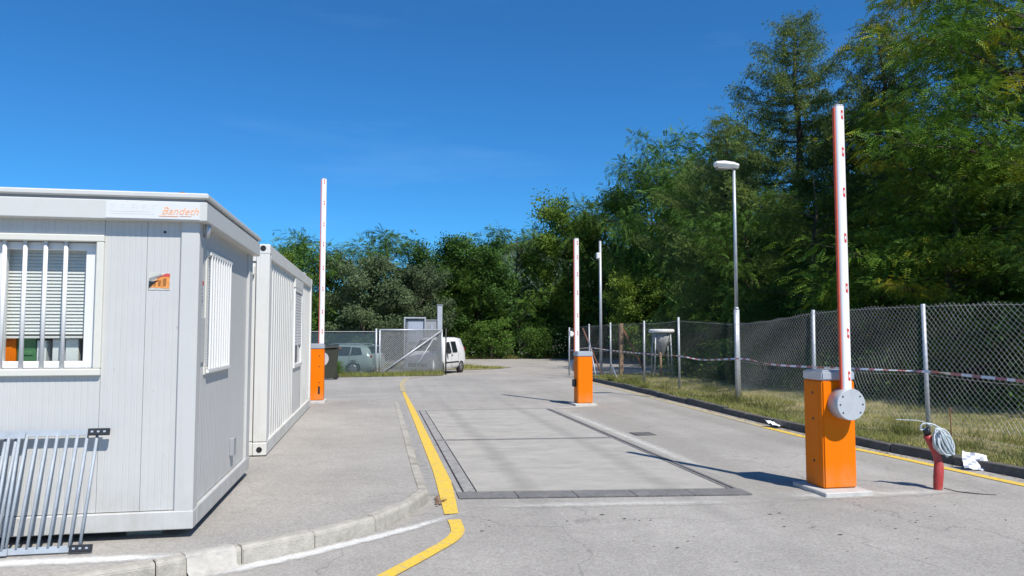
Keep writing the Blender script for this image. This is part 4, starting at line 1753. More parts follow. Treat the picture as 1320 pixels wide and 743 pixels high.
FX_ = 7.72
posts = [(7.95, 3.4, 2.0), (7.80, 6.3, 1.95), (7.72, 9.25, 2.0), (7.72, 12.0, 2.0), (7.72, 14.85, 2.03), (7.74, 18.0, 2.0), (7.72, 20.5, 1.95), (7.72, 23.6, 1.94), (7.72, 26.1, 1.95), (7.72, 29.0, 1.95)]
fen = thing('chain_link_fence', (7.72, 14, 0.1), 'sagging galvanised chain-link fence on steel posts along the right verge', 'fence')
for i, (x, y, z) in enumerate(posts):
    s = MB()
    zz = g(y)
    lean = random.uniform(-0.02, 0.02)
    s.tube([(x, y, zz), (x + lean, y + random.uniform(-0.02, 0.02), zz + z)], 0.03, 10)
    s.build('post', M_GALV, fen)
tops = [(1.95, 1.88, 0.0), (1.88, 1.99, -0.03), (1.99, 1.96, -0.02), (1.96, 1.80, 0.03), (1.80, 1.93, 0.0), (1.93, 1.90, 0.03), (1.90, 1.90, 0.02), (1.9, 1.9, 0.03), (1.9, 1.9, 0.0)]
for i in range(len(posts) - 1):
    a, b = posts[i], posts[i + 1]
    ta, tb, sg = tops[i]
    rr = 0.0018 if i < 4 else 0.0016
    chain_link((a[0] - 0.035, a[1]), (b[0] - 0.035, b[1]), ta, tb, 0.20 if i > 3 else 0.33, sg, rr, 0.084, fen, M_WIRE if i < 4 else M_WIRED, 0.05, seed=i, zf=g, asp=1.25)
# line wires
for h in (1.88, 1.0, 0.25):
    s = MB()
    pts = []
    for i in range(len(posts) - 1):
        a, b = posts[i], posts[i + 1]
        for k in range(5):
            t_ = k / 5
            y = a[1] + (b[1] - a[1]) * t_
            ta, tb, sg = tops[i]
            tp = ta + (tb - ta) * t_ - sg * 4 * t_ * (1 - t_)
            zz = (tp - 0.03 if h > 1.5 else h - 0.05 * math.sin(3.14 * t_)) + g(y)
            pts.append((a[0] + (b[0] - a[0]) * t_ - 0.04, y, zz))
    s.tube(pts, 0.0022, 4)
    s.build('line_wire', M_WIRE, fen)
# braces
s = MB()
s.tube([(7.72, 23.6, 0.6), (7.60, 22.5, 0.05)], 0.022, 8)
s.build('brace', M_GALV, fen)
s = MB()
s.tube([(7.72, 26.1, 1.3), (7.60, 24.9, 0.05)], 0.022, 8)
s.build('brace', M_GALV, fen)
s = MB()
s.tube([(7.9, 27.6, g(27.6) + 1.85), (8.35, 26.6, g(26.6) + 0.05)], 0.03, 8)
s.build('brace', M_RUST, fen, label='rusty slanting brace')

# barrier tape along the fence
s = MB()
tp = catmull([(7.80, 4.0, 1.02), (7.78, 6.3, 0.98), (7.74, 8.6, 1.03), (7.72, 9.25, 1.04), (7.73, 11.7, 0.985), (7.73, 13.3, 0.97), (7.74, 14.5, 1.04), (7.75, 16.4, 0.95),
              (7.75, 18.0, 1.0), (7.74, 20.5, 0.99), (7.73, 23.6, 1.02), (7.73, 26.1, 1.05), (7.75, 29, 1.0 + g(29))], 40)
random.seed(3)
N_ = len(tp)
vs = []
for i, p in enumerate(tp):
    tw = 0.9 * math.sin(i * 0.11) + 0.6 * math.sin(i * 0.047 + 1)
    d = Vector((math.sin(tw) * 0.6, 0, math.cos(tw))).normalized() * 0.019
    vs += [(p.x - 0.075 - d.x, p.y, p.z - d.z), (p.x - 0.075 + d.x, p.y, p.z + d.z)]
dist = 0
for i in range(N_ - 1):
    dist += (tp[i + 1] - tp[i]).length
    s.cm = 1 if int(dist / 0.17) % 2 else 0
    b = len(s.v)
    s.add([vs[2 * i], vs[2 * i + 2], vs[2 * i + 3], vs[2 * i + 1]], [(0, 1, 2, 3)])
o = s.build('barrier_tape', [M_WHITE, M_TAPER], None, fix=False)
props(o, 'red and white striped barrier tape strung along the chain-link fence', 'tape')

# things behind the fence
t = thing('timber_post', (9.25, 27.0, g(27)), 'upright brown timber post with a slanting timber brace behind the fence', 'post')
s = MB()
s.obox((9.25, 27.0, 0.9), (0.07, 0, 0), (0, 0.07, 0), (0, 0, 1.06))
s.build('post', M_WOOD, t)
s = MB()
s.tube([(9.3, 27.0, 1.8), (10.25, 27.0, 0.0)], 0.04, 6)
s.build('brace', M_RUST, t)
t = thing('hopper_tank', (9.3, 23.0, 0.1), 'tapered grey hopper with a white rim on a timber leg frame behind the fence', 'hopper')
s = MB()
s.lathe((9.28, 23.0, 0), [(0.40, 1.60), (0.42, 1.62), (0.42, 1.70), (0.37, 1.72), (0.30, 1.70)], n=20)
s.build('rim', M_TANK, t)
s = MB()
s.lathe((9.28, 23.0, 0), [(0.05, 0.85), (0.09, 0.90), (0.24, 1.25), (0.35, 1.58)], n=16)
s.build('cone', M_TANKG, t)
for k in range(4):
    a = k * math.pi / 2 + 0.6
    s = MB()
    s.tube([(9.28 + 0.42 * math.cos(a), 23 + 0.42 * math.sin(a), 0.05), (9.28 + 0.34 * math.cos(a), 23 + 0.34 * math.sin(a), 1.6)], 0.022, 6)
    s.build('leg', M_GALV, t)
s = MB()
s.tube([(9.2, 22.9, 0.05), (9.22, 22.95, 1.0)], 0.04, 6)
s.build('stake', M_WOOD, t)

# ================================================================== CONDUIT, CABLE, LITTER
t = thing('cable_conduit', (5.59, 6.61, 0), 'bent red plastic conduit sticking out of the asphalt right of the nearest barrier', 'conduit')
s = MB()
pp = catmull([(5.59, 6.61, -0.05), (5.615, 6.62, 0.12), (5.64, 6.64, 0.27), (5.61, 6.66, 0.40), (5.54, 6.67, 0.54)], 5)
s.tube(pp, [0.036 + 0.010 * math.sin(min(1, i / 12) * 3.14) + 0.0015 * (i % 2) for i in range(len(pp))], 16)
s.build('pipe', M_PIPE, t)
s = MB()
s.tube([(5.553, 6.67, 0.55), (5.53, 6.672, 0.61)], 0.035, 12)
s.build('tape_plug', M_BLACK, t)
cc = thing('cable_coil', (5.65, 6.6, 0.45), 'coil of pale grey cable hung over the top of the red conduit', 'cable')
for k in range(26):
    s = MB()
    rnd = random.Random(k)
    c = Vector((5.655 + rnd.uniform(-0.02, 0.02), 6.585 + rnd.uniform(-0.035, 0.03), 0.475 + rnd.uniform(-0.02, 0.02)))
    ra, rb = 0.055 + rnd.uniform(-0.04, 0.03), 0.130 + rnd.uniform(-0.03, 0.015)
    tl = R(-24) + rnd.uniform(-0.12, 0.12)
    dep = rnd.uniform(-0.5, 0.5)
    pts = []
    for j in range(25):
        a = 2 * math.pi * j / 24
        u, v = ra * math.cos(a), rb * math.sin(a)
        uu = u * math.cos(tl) + v * math.sin(tl)
        vv = -u * math.sin(tl) + v * math.cos(tl)
        pts.append(c + Vector((uu, dep * u * 0.8, vv)))
    s.tube(pts, 0.0085, 6, cap=False)
    s.build('cable_loop', M_CABLE, cc)
s = MB()
s.tube(catmull([(5.53, 6.672, 0.61), (5.46, 6.66, 0.60), (5.47, 6.64, 0.66), (5.56, 6.62, 0.66), (5.64, 6.6, 0.62)], 6), 0.0085, 6)
s.build('cable_end', M_CABLE, cc)
s = MB()
s.tube(catmull([(5.55, 6.6, 0.64), (5.45, 6.65, 0.69), (5.25, 6.75, 0.70)], 6), 0.004, 5)
s.build('tie_wire', M_CABLE, cc)
s = MB()
s.tube(catmull([(5.62, 6.56, 0.03), (5.72, 6.47, 0.008), (5.85, 6.36, 0.006), (5.98, 6.30, 0.006)], 5), 0.005, 5)
o = s.build('loose_wire', M_BLACK)
props(o, 'short black wire lying on the asphalt at the foot of the red conduit', 'wire')
s = MB()
s.tube([(7.38, 8.45, 0.05), (7.38, 8.45, 0.62)], 0.008, 6)
o = s.build('reinforcing_rod', M_RUST)
props(o, 'thin rusty steel rod stuck upright in the grass behind the red conduit', 'rod')


def paper(name, c, rx, ry, tilt, rz, seed, label, ink=True):
    rnd = random.Random(seed)
    n = 7
    s = MB()
    for i in range(n):
        for j in range(n):
            u, v = i / (n - 1) - 0.5, j / (n - 1) - 0.5
            z = 0.018 * rnd.uniform(-1, 1) + abs(v) * 0.03
            p = Vector((u * rx, v * ry, z))
            s.v.append(tuple(p))
    for i in range(n - 1):
        for j in range(n - 1):
            a = i * n + j
            s.f.append((a, a + n, a + n + 1, a + 1))
            s.m.append(1 if ink and (i + 2 * j) % 3 == 0 and i < 5 else 0)
            s.sm.append(False)
    o = s.build(name, [M_PAPER, M_INK], None, fix=False)
    o.location = c
    o.rotation_euler = (tilt, 0.15, rz)
    props(o, label, 'litter')
    return o


paper('crumpled_sheet', (6.86, 7.50, 0.09), 0.27, 0.22, R(52), R(-22), 4, 'crumpled printed sheet propped against the dark kerb right of the red conduit')
paper('paper_sheet', (6.64, 11.45, 0.05), 0.30, 0.26, R(14), R(25), 9, 'plain white paper sheet lying at the foot of the kerb by the street lamp', ink=False)

# leaf litter by the kerbs and clods of dirt on the asphalt
rg = np.random.default_rng(11)


def scatter_flakes(name, n, fx, size, material, label, cat):
    vs = []
    for i in range(n):
        x, y, z = fx(rg)
        r_ = size * rg.uniform(0.5, 1.3)
        a = rg.uniform(0, 6.28)
        tilt = rg.uniform(-0.5, 0.5)
        for k, q in enumerate((1, 0.6, 1.1, 0.7)):
            t_ = a + k * math.pi / 2
            vs.append((x + r_ * q * math.cos(t_), y + r_ * q * math.sin(t_), z + abs(r_ * tilt * math.cos(t_)) + 0.002))
    me = quads_mesh(name, np.array(vs), 4, material)
    o = mesh_obj(name, me)
    return props(o, label, cat, kind='stuff')


def near_kerb(r_):
    y = r_.uniform(5, 26)
    return kerbx(y) - 0.02 - abs(r_.normal(0, 0.09)), y, 0.008 + g(y)


scatter_flakes('leaf_litter', 900, near_kerb, 0.018, M_LITTER, 'dry brown leaves blown along the foot of the dark kerb', 'leaf litter')


def corner(r_):
    return 0.56 + abs(r_.normal(0, 0.05)), 7.0 + r_.normal(0, 0.09), 0.014


scatter_flakes('dead_leaves', 30, corner, 0.022, M_LITTER, 'few dead leaves gathered at the kerb corner by the yellow line', 'leaves')
s = MB()
for i in range(46):
    x, y = rg.uniform(0.6, 5.4), rg.uniform(4.6, 6.5)
    if i < 12:
        x, y = [(0.93, 6.05), (0.85, 5.92), (1.6, 6.1), (2.1, 6.08), (2.2, 6.0), (3.4, 6.0), (3.5, 6.02), (2.35, 5.35), (2.2, 5.2), (3.3, 5.6), (3.6, 5.3), (1.95, 6.25)][i]
    r_ = rg.uniform(0.005, 0.013) * (1.3 if i < 12 else 0.8)
    q = []
    n = 6
    for k in range(n):
        a = 6.283 * k / n
        q.append((x + r_ * 1.7 * math.cos(a) * rg.uniform(0.6, 1.2), y + r_ * math.sin(a) * rg.uniform(0.6, 1.2)))
    b = len(s.v)
    s.v += [(p[0], p[1], 0.001) for p in q] + [(x, y, r_ * 0.6)]
    for k in range(n):
        s.f.append((b + k, b + (k + 1) % n, b + n))
        s.m.append(0)
        s.sm.append(False)
o = s.build('dirt_clods', M_STONE, fix=False)
props(o, 'small clods of dirt scattered over the foreground asphalt', 'dirt', kind='stuff')

# ================================================================== FAR FENCE, GATE, YARD
ff = thing('mesh_fence', (-3, 34.2, g(34.2)), 'mesh fence hung with dark blue shade netting at the back left of the yard', 'fence')
zg = g(34.2)
for x in (-9.0, -6.0, -2.95, 0.0):
    s = MB()
    s.tube([(x, 34.2, zg - 0.1), (x, 34.2, 1.70 if x < -0.5 else 1.80)], 0.045, 8)
    s.build('post', M_GALV, ff)
for a, b in ((-9.0, -6.0), (-6.0, -2.95), (-2.95, -0.02)):
    chain_link((a, 34.2), (b, 34.2), 1.66, 1.66, zg + 0.08, 0.02, 0.005, 0.11, ff, M_WIRED, 0.01)
    s = MB()
    n = 12
    for i in range(n + 1):
        x = a + (b - a) * i / n
        for j, z in enumerate((zg + 0.12, (zg + 1.6) / 2, 1.62)):
            s.v.append((x, 34.24 + 0.02 * math.sin(i * 1.3 + j), z - (0.02 * math.sin(3.14 * i / n) if j == 2 else 0)))
    for i in range(n):
        for j in range(2):
            q = i * 3 + j
            s.f.append((q, q + 3, q + 4, q + 1))
            s.m.append(0)
            s.sm.append(True)
    s.build('shade_net', M_NET, ff, fix=False)
for z in (1.66, zg + 0.1):
    s = MB()
    s.tube([(-9, 34.2, z), (0, 34.2, z)], 0.012, 5)
    s.build('line_wire', M_GALV, ff)

gt = thing('mesh_gate', (1.6, 34.7, g(34.7)), 'galvanised chain-link gate with slanting braces in front of the white van', 'gate')
GA, GB = Vector((0.16, 34.2, 0)), Vector((3.10, 35.3, 0))
zb_, zt_ = g(34.7) + 0.04, 1.74
s = MB()
for a, b in (((GA.x, GA.y, zb_), (GA.x, GA.y, zt_)), ((GB.x, GB.y, zb_), (GB.x, GB.y, zt_ + 0.02)), ((GA.x, GA.y, zt_), (GB.x, GB.y, zt_)), ((GA.x, GA.y, zb_), (GB.x, GB.y, zb_))):
    s.tube([a, b], 0.04, 8)
s.build('frame', M_GALV, gt)
s = MB()
s.tube([(GA.x, GA.y - 0.03, zb_ + 0.05), (GB.x, GB.y - 0.03, zt_ - 0.02)], 0.042, 8)
s.build('brace', M_GALV, gt)
s = MB()
mid = GA.lerp(GB, 0.5)
s.tube([(mid.x, mid.y - 0.02, zb_ + 0.03), (GB.x - 0.3, GB.y - 0.1, zt_ - 0.25)], 0.025, 8)
s.build('brace', M_GALV, gt)
chain_link((GA.x, GA.y), (GB.x, GB.y), zt_, zt_, zb_, 0, 0.0055, 0.085, gt, M_WIRE, 0.0)
t = thing('gate_post', (3.0, 35.5, g(35.5)), 'tall square galvanised gate post rising above the mesh gate', 'post')
s = MB()
s.box(2.89, 3.13, 35.42, 35.62, g(35.5) - 0.05, 2.93)
s.build('post', M_GALV, t, bevel=0.01)
s = MB()
s.box(2.86, 3.16, 35.39, 35.65, 2.932, 2.96)
s.build('cap', M_GALV, t, bevel=0.005)
s = MB()
s.tube([(3.30, 35.35, g(35.3)), (3.30, 35.35, 1.82)], 0.035, 8)
o = s.build('gate_stop_post', M_STEELD)
props(o, 'thin dark post between the gate post and the white van', 'post')

s = MB()
for i in range(9):
    p = GA.lerp(GB, 0.02 + 0.96 * i / 8)
    for j, z in enumerate((zb_ + 0.06, 0.6, zt_ - 0.06)):
        s.v.append((p.x, p.y + 0.05 + 0.015 * math.sin(i * 1.7 + j), z))
for i in range(8):
    for j in range(2):
        q = i * 3 + j
        s.f.append((q, q + 3, q + 4, q + 1))
        s.m.append(0)
        s.sm.append(True)
s.build('shade_net', M_NET2, gt, fix=False)
# grey cabin behind the gate
t = thing('grey_cabin', (2.4, 40.3, g(40)), 'grey metal cabin with a framed light panel showing above the gate', 'cabin')
zc0 = g(40)
s = MB()
s.box(1.62, 3.25, 40.4, 42.0, zc0, 2.28)
s.build('body', M_BOX, t, bevel=0.01)
s = MB()
for (a, b, c, d) in ((1.47, 1.55, zc0, 2.46), (3.30 - 0.72, 3.30 - 0.64, 1.0, 2.46)):
    s.box(a, b, 40.25, 40.33, c, d)
s.box(1.47, 2.66, 40.246, 40.334, 2.38, 2.46)
s.build('frame', M_GALV, t, bevel=0.01)
s = MB()
s.box(1.70, 2.52, 40.34, 40.38, 1.1, 2.22)
s.build('panel', M_BOXP, t, bevel=0.005)
s = MB()
s.box(2.92, 3.05, 40.37, 40.398, 1.80, 2.05)
s.build('vent', M_BOXP, t, bevel=0.005)
s = MB()
s.box(1.6, 3.3, 40.36, 42.05, 2.282, 2.33)
s.build('roof', M_BOX, t, bevel=0.005)

# wheelie bin
zb0 = g(26.8)
t = thing('wheelie_bin', (-1.35, 26.8, zb0), 'dark olive wheelie bin half hidden behind the left orange barrier', 'bin')
s = MB()
xb, yb = -1.58, 26.8
q0 = [(xb - 0.19, yb - 0.25), (xb + 0.19, yb - 0.25), (xb + 0.19, yb + 0.25), (xb - 0.19, yb + 0.25)]
q1 = [(xb - 0.26, yb - 0.33), (xb + 0.26, yb - 0.33), (xb + 0.26, yb + 0.33), (xb - 0.26, yb + 0.33)]
s.add([(p[0], p[1], zb0 + 0.05) for p in q0] + [(p[0], p[1], zb0 + 1.10) for p in q1],
      [(0, 3, 2, 1), (4, 5, 6, 7), (0, 1, 5, 4), (1, 2, 6, 5), (2, 3, 7, 6), (3, 0, 4, 7)])
s.build('body', M_BINM, t, bevel=0.02)
s = MB()
s.obox((xb, yb - 0.02, zb0 + 1.16), (0.27, 0, 0.02), (0, 0.36, 0.03), (0, 0, 0.03))
s.build('lid', M_BINM, t, bevel=0.02)
s = MB()
s.tube([(xb + 0.28, yb - 0.2, zb0 + 1.05), (xb + 0.36, yb - 0.2, zb0 + 1.12), (xb + 0.36, yb + 0.2, zb0 + 1.12), (xb + 0.28, yb + 0.2, zb0 + 1.05)], 0.018, 6)
s.build('handle', M_RUST, t)
for sy in (-0.2, 0.2):
    s = MB()
    s.lathe((xb + 0.19, yb + sy, zb0 + 0.1), [(0.10, -0.03), (0.10, 0.03)], axis='y', n=14)
    s.build('wheel', M_TYRE, t)

# ================================================================== VEHICLES
def vehicle(name, loc, rz, stations, paint, label, cat, wheels, glass_side, doors, wr=0.32, tyre=None, lights=None):
    """stations: x, z_low, z_belt, z_roof, half width low, half width belt, half width roof, front at +x"""
    t = thing(name, loc, label, cat, rz=rz)
    s = MB()
    ring = []
    for (x, zl, zb, zr, wl, wbt, wr_) in stations:
        zm = zb - (zb - zl) * 0.45
        half = [(wl, zl), (wbt, zl + (zm - zl) * 0.35), (wbt * 1.01, zm), (wbt * 0.985, zb), ((wbt * 0.6 + wr_ * 0.4), zb + (zr - zb) * 0.45), (wr_, zr - 0.05 * (zr > zb + 0.1)), (wr_ * 0.72, zr)]
        ring.append([(x, a, z) for a, z in half] + [(x, -a, z) for a, z in half[::-1]])
    k = len(ring[0])
    s.csm = True
    s.add([v for r_ in ring for v in r_], [(i * k + j, i * k + (j + 1) % k, (i + 1) * k + (j + 1) % k, (i + 1) * k + j) for i in range(len(ring) - 1) for j in range(k)])
    b = 0
    s.f.append(tuple(range(k)))
    s.f.append(tuple(range(len(ring) * k - 1, (len(ring) - 1) * k - 1, -1)))
    s.m += [0, 0]
    s.sm += [False, False]
    s.build('body', paint, t, local=True)
    for (x, sy, hw) in [(x, sy, hw) for x in wheels[0] for sy in (-1, 1) for hw in (wheels[1],)]:
        s = MB()
        s.lathe((x, sy * (hw + 0.004), wr), [(wr + 0.07, -0.012), (wr + 0.07, 0.006)], axis='y', n=24)
        s.build('wheel_arch', M_BLACK, t, local=True)
        s = MB()
        s.lathe((x, sy * (hw - 0.06), wr), [(wr * 0.62, -0.09), (wr * 0.94, -0.10), (wr, -0.06), (wr, 0.06), (wr * 0.94, 0.09), (wr * 0.62, 0.085)], axis='y', n=24)
        wh = s.build('wheel', M_TYRE, t, local=True)
        s = MB()
        s.lathe((x, sy * (hw + 0.025), wr), [(wr * 0.62, -0.01), (wr * 0.6, 0.012), (wr * 0.2, 0.016 * sy)], axis='y', n=20)
        s.build('rim', M_RIM, wh, local=True)
        s = MB()
        for q in range(5):
            a = q * 2 * math.pi / 5 + 0.3
            s.obox((x + wr * 0.36 * math.cos(a), sy * (hw + 0.04), wr + wr * 0.36 * math.sin(a)), (wr * 0.09 * math.cos(a), 0, wr * 0.09 * math.sin(a)), (0, 0.004, 0), (-wr * 0.1 * math.sin(a), 0, wr * 0.1 * math.cos(a)))
        s.build('rim_hole', M_BLACK, wh, local=True)
    for nm, m, quads, th in glass_side:
        for quad in quads:
            for sy in (1, -1):
                s = MB()
                n = len(quad)
                vs = [(p[0], sy * (p[1] + 0.002), p[2]) for p in quad] + [(p[0], sy * (p[1] + th), p[2]) for p in quad]
                s.add(vs, [tuple(range(n)), tuple(range(2 * n - 1, n - 1, -1))] + [(i, (i + 1) % n, n + (i + 1) % n, n + i) for i in range(n)])
                s.build(nm, m, t, local=True)
    for nm, m, pts, th in doors:
        s = MB()
        n = len(pts)
        P_ = [Vector(p) for p in pts]
        nn = (P_[1] - P_[0]).cross(P_[2] - P_[0]).normalized() * th
        s.add([tuple(p) for p in P_] + [tuple(p + nn) for p in P_], [tuple(range(n)), tuple(range(2 * n - 1, n - 1, -1))] + [(i, (i + 1) % n, n + (i + 1) % n, n + i) for i in range(n)])
        s.build(nm, m, t, local=True)
    return t


# small white panel van, nose towards the gate, left flank to the camera
zv = -0.45
van_st = [(2.10, 0.35, 0.62, 0.70, 0.55, 0.66, 0.60), (2.02, 0.24, 0.72, 0.86, 0.72, 0.80, 0.72), (1.75, 0.22, 0.85, 0.98, 0.76, 0.86, 0.78), (1.30, 0.22, 1.0, 1.10, 0.78, 0.90, 0.78),
          (0.95, 0.22, 1.02, 1.35, 0.78, 0.90, 0.74), (0.45, 0.22, 1.04, 1.74, 0.78, 0.91, 0.70), (-0.2, 0.22, 1.05, 1.83, 0.78, 0.91, 0.70), (-1.3, 0.22, 1.05, 1.83, 0.78, 0.91, 0.70),
          (-1.80, 0.24, 1.05, 1.80, 0.78, 0.90, 0.69), (-1.98, 0.28, 1.03, 1.62, 0.76, 0.89, 0.68), (-2.08, 0.36, 0.95, 1.20, 0.70, 0.86, 0.70)]


def sy(z):      # flank half-width of the van at height z
    return 0.91 * 0.985 if z < 1.05 else 0.918 - (z - 1.05) * 0.26


side_glass = [[(0.80, sy(1.08), 1.08), (0.02, sy(1.08), 1.08), (0.02, sy(1.60), 1.60), (0.32, sy(1.60), 1.60)],
              [(-0.16, sy(1.08), 1.08), (-0.82, sy(1.08), 1.08), (-0.82, sy(1.62), 1.62), (-0.16, sy(1.62), 1.62)]]
seams = [[(0.0, 0.922, 0.35), (-0.02, 0.922, 0.35), (-0.02, 0.905, 1.05), (0.0, 0.905, 1.05)], [(-0.98, 0.922, 0.45), (-1.0, 0.922, 0.45), (-1.0, 0.905, 1.05), (-0.98, 0.905, 1.05)],
         [(0.9, 0.915, 0.55), (-0.98, 0.925, 0.55), (-0.98, 0.925, 0.62), (0.9, 0.915, 0.62)]]
van_front = [('windscreen', M_CGLASS, [(1.22, -0.66, 1.13), (1.22, 0.66, 1.13), (0.50, 0.60, 1.70), (0.50, -0.60, 1.70)], 0.02),
             ('grille', M_BLACK, [(2.085, -0.5, 0.42), (2.085, 0.5, 0.42), (2.10, 0.5, 0.60), (2.10, -0.5, 0.60)], 0.025),
             ('rear_window', M_CGLASS, [(-1.99, 0.6, 1.10), (-1.99, -0.6, 1.10), (-1.93, -0.55, 1.6), (-1.93, 0.55, 1.6)], 0.06)]
for q in (-1, 1):
    van_front.append(('headlight', M_LAMPC, [(1.98, q * 0.62 - 0.13, 0.72), (1.98, q * 0.62 + 0.13, 0.72), (1.86, q * 0.62 + 0.12, 0.93), (1.86, q * 0.62 - 0.12, 0.93)], 0.06))
th = math.atan2(-0.89, -0.46)
van = vehicle('parked_van', (2.93, 37.35, zv), th, van_st, M_VAN, 'small white van parked nose-in behind the gate post, rear half in view', 'van', ([1.35, -1.33], 0.90),
              [('side_window', M_CGLASS, side_glass, 0.014), ('door_seam', M_BLACK, seams, 0.004)], van_front, wr=0.32)
for q in (-1, 1):
    s = MB()
    s.obox((0.62, q * 1.02, 1.14), (0.06, 0, 0.0), (0, 0.09, 0), (0, 0, 0.12))
    s.build('mirror', M_BLACK, van, local=True, bevel=0.03)
    s = MB()
    s.box(-0.16, -0.02, q * 0.925 - 0.012, q * 0.925 + 0.012, 0.93, 0.965)
    s.build('handle', M_BLACK, van, local=True)
    s = MB()
    s.box(-2.07, -1.98, q * 0.80 - 0.04, q * 0.80 + 0.04, 0.75, 1.30)
    s.build('tail_light', M_LENS, van, local=True, bevel=0.01)

# pale green estate car behind the netting, tail to the right
car_st = [(2.25, 0.34, 0.50, 0.58, 0.55, 0.68, 0.60), (2.10, 0.22, 0.62, 0.72, 0.70, 0.82, 0.74), (1.70, 0.20, 0.76, 0.84, 0.76, 0.88, 0.80), (0.95, 0.20, 0.88, 0.95, 0.78, 0.91, 0.80),
          (0.70, 0.20, 0.90, 1.10, 0.78, 0.91, 0.74), (0.15, 0.20, 0.92, 1.42, 0.78, 0.91, 0.66), (-0.5, 0.20, 0.93, 1.48, 0.78, 0.91, 0.64), (-1.5, 0.20, 0.94, 1.44, 0.78, 0.91, 0.63),
          (-2.0, 0.22, 0.95, 1.36, 0.76, 0.90, 0.62), (-2.22, 0.28, 0.94, 1.05, 0.74, 0.87, 0.68), (-2.32, 0.38, 0.70, 0.80, 0.66, 0.82, 0.72)]


def cy(z):
    return 0.93 - max(0, z - 0.94) * 0.50


cg = [[(0.62, cy(0.97), 0.97), (-0.32, cy(0.97), 0.97), (-0.32, cy(1.38), 1.38), (0.12, cy(1.36), 1.36)], [(-0.37, cy(0.97), 0.97), (-1.2, cy(0.98), 0.98), (-1.2, cy(1.37), 1.37), (-0.37, cy(1.38), 1.38)],
      [(-1.25, cy(0.98), 0.98), (-1.85, cy(1.02), 1.02), (-1.70, cy(1.33), 1.33), (-1.25, cy(1.36), 1.36)]]
cs = [[(-0.33, 0.925, 0.35), (-0.345, 0.925, 0.35), (-0.345, 0.91, 0.95), (-0.33, 0.91, 0.95)], [(-1.1, 0.925, 0.5), (-1.115, 0.925, 0.5), (-1.215, 0.91, 0.95), (-1.2, 0.91, 0.95)]]
cd = [('windscreen', M_CGLASS, [(0.93, -0.64, 0.97), (0.93, 0.64, 0.97), (0.20, 0.55, 1.40), (0.20, -0.55, 1.40)], 0.02),
      ('rear_window', M_CGLASS, [(-2.21, 0.58, 1.05), (-2.21, -0.58, 1.05), (-2.03, -0.5, 1.32), (-2.03, 0.5, 1.32)], 0.03)]
car = vehicle('parked_car', (-2.0, 37.6, -0.44), math.atan2(0.40, -0.92), car_st, M_CAR, 'pale green estate car parked behind the blue netting, tail towards the gate', 'car', ([1.40, -1.38], 0.905),
              [('side_window', M_CGLASS, cg, 0.014), ('door_seam', M_BLACK, cs, 0.004)], cd, wr=0.33)
for q in (-1, 1):
    s = MB()
    s.tube([(0.0, q * 0.60, 1.47), (-0.4, q * 0.61, 1.53), (-1.6, q * 0.60, 1.50), (-1.9, q * 0.60, 1.43)], 0.018, 6)
    s.build('roof_rail', M_CAP, car, local=True)
    s = MB()
    s.obox((-2.22, q * 0.74, 0.86), (0.06, 0, 0), (0, 0.10, 0), (0, 0, 0.10))
    s.build('tail_light', M_LENS, car, local=True, bevel=0.02)
s = MB()
s.obox((-2.06, 0, 1.40), (0.13, 0, -0.01), (0, 0.55, 0), (0, 0, 0.02))
s.build('spoiler', M_CAR, car, local=True, bevel=0.01)

# ================================================================== VEGETATION
def frond_template(pairs=6, L_=0.30, lw=0.075, lh=0.032, droop=0.16):
    """pinnate leaf: pairs of leaflets either side of a drooping midrib; quads"""
    q = []
    for i in range(pairs):
        u = 0.12 + 0.88 * (i + 0.5) / pairs
        z = -droop * u * u * L_ * 3
        for sgn in (-1, 1):
            a = np.array([u * L_, 0.0, z])
            d = np.array([0.45, sgn * 0.88, -0.18])
            e = np.array([0.88, -sgn * 0.45, 0.0])
            w_ = lw * (1 - 0.35 * abs(u - 0.5))
            q += [a, a + d * w_ * 0.5 + e * lh * 0.5, a + d * w_, a + d * w_ * 0.5 - e * lh * 0.5]
    return np.array(q)


def tuft_template(n=17, L_=0.48, nl=0.14, nw=0.024, seed=1, hang=0.25):
    """conifer twig: short needle tufts all round a drooping shoot; quads"""
    r_ = np.random.default_rng(seed)
    q = []
    for i in range(n):
        u = (i + 0.5) / n
        a = np.array([u * L_, 0, -hang * u * u * L_])
        th = r_.uniform(0, 6.28)
        d = np.array([0.5, math.cos(th), math.sin(th)])
        d /= np.linalg.norm(d)
        e = np.cross(d, r_.normal(size=3))
        e /= np.linalg.norm(e)
        q += [a - e * nw * 0.3, a + d * nl * 0.6 - e * nw * 0.5, a + d * nl, a + d * nl * 0.5 + e * nw * 0.5]
    return np.array(q)


def clump_template(n=7, r=0.30, size=0.15, seed=2):
    """a handful of broad leaves; quads"""
    r_ = np.random.default_rng(seed)
    q = []
    for i in range(n):
        c = r_.normal(size=3) * r * 0.5
        d = r_.normal(size=3)
        d[2] *= 0.5
        d /= np.linalg.norm(d)
        e = np.cross(d, r_.normal(size=3))
        e /= np.linalg.norm(e)
        s_ = size * r_.uniform(0.7, 1.2)
        q += [c - d * s_ * 0.5, c + e * s_ * 0.32, c + d * s_ * 0.5, c - e * s_ * 0.32]
    return np.array(q)


def place(template, P, D, S, up=None, jitter=0.5, rs=None):
    """template copies at P along D scaled by S -> verts"""
    n = len(P)
    D = D / (np.linalg.norm(D, axis=1, keepdims=True) + 1e-9)
    ref = np.tile(np.array([[0.0, 0.0, 1.0]]), (n, 1)) + rs.normal(size=(n, 3)) * jitter
    Sd = np.cross(ref, D)
    Sd /= np.linalg.norm(Sd, axis=1, keepdims=True) + 1e-9
    Nn = np.cross(D, Sd)
    T = template[None, :, :] * S[:, None, None]
    return P[:, None, :] + T[:, :, 0:1] * D[:, None, :] + T[:, :, 1:2] * Sd[:, None, :] + T[:, :, 2:3] * Nn[:, None, :]


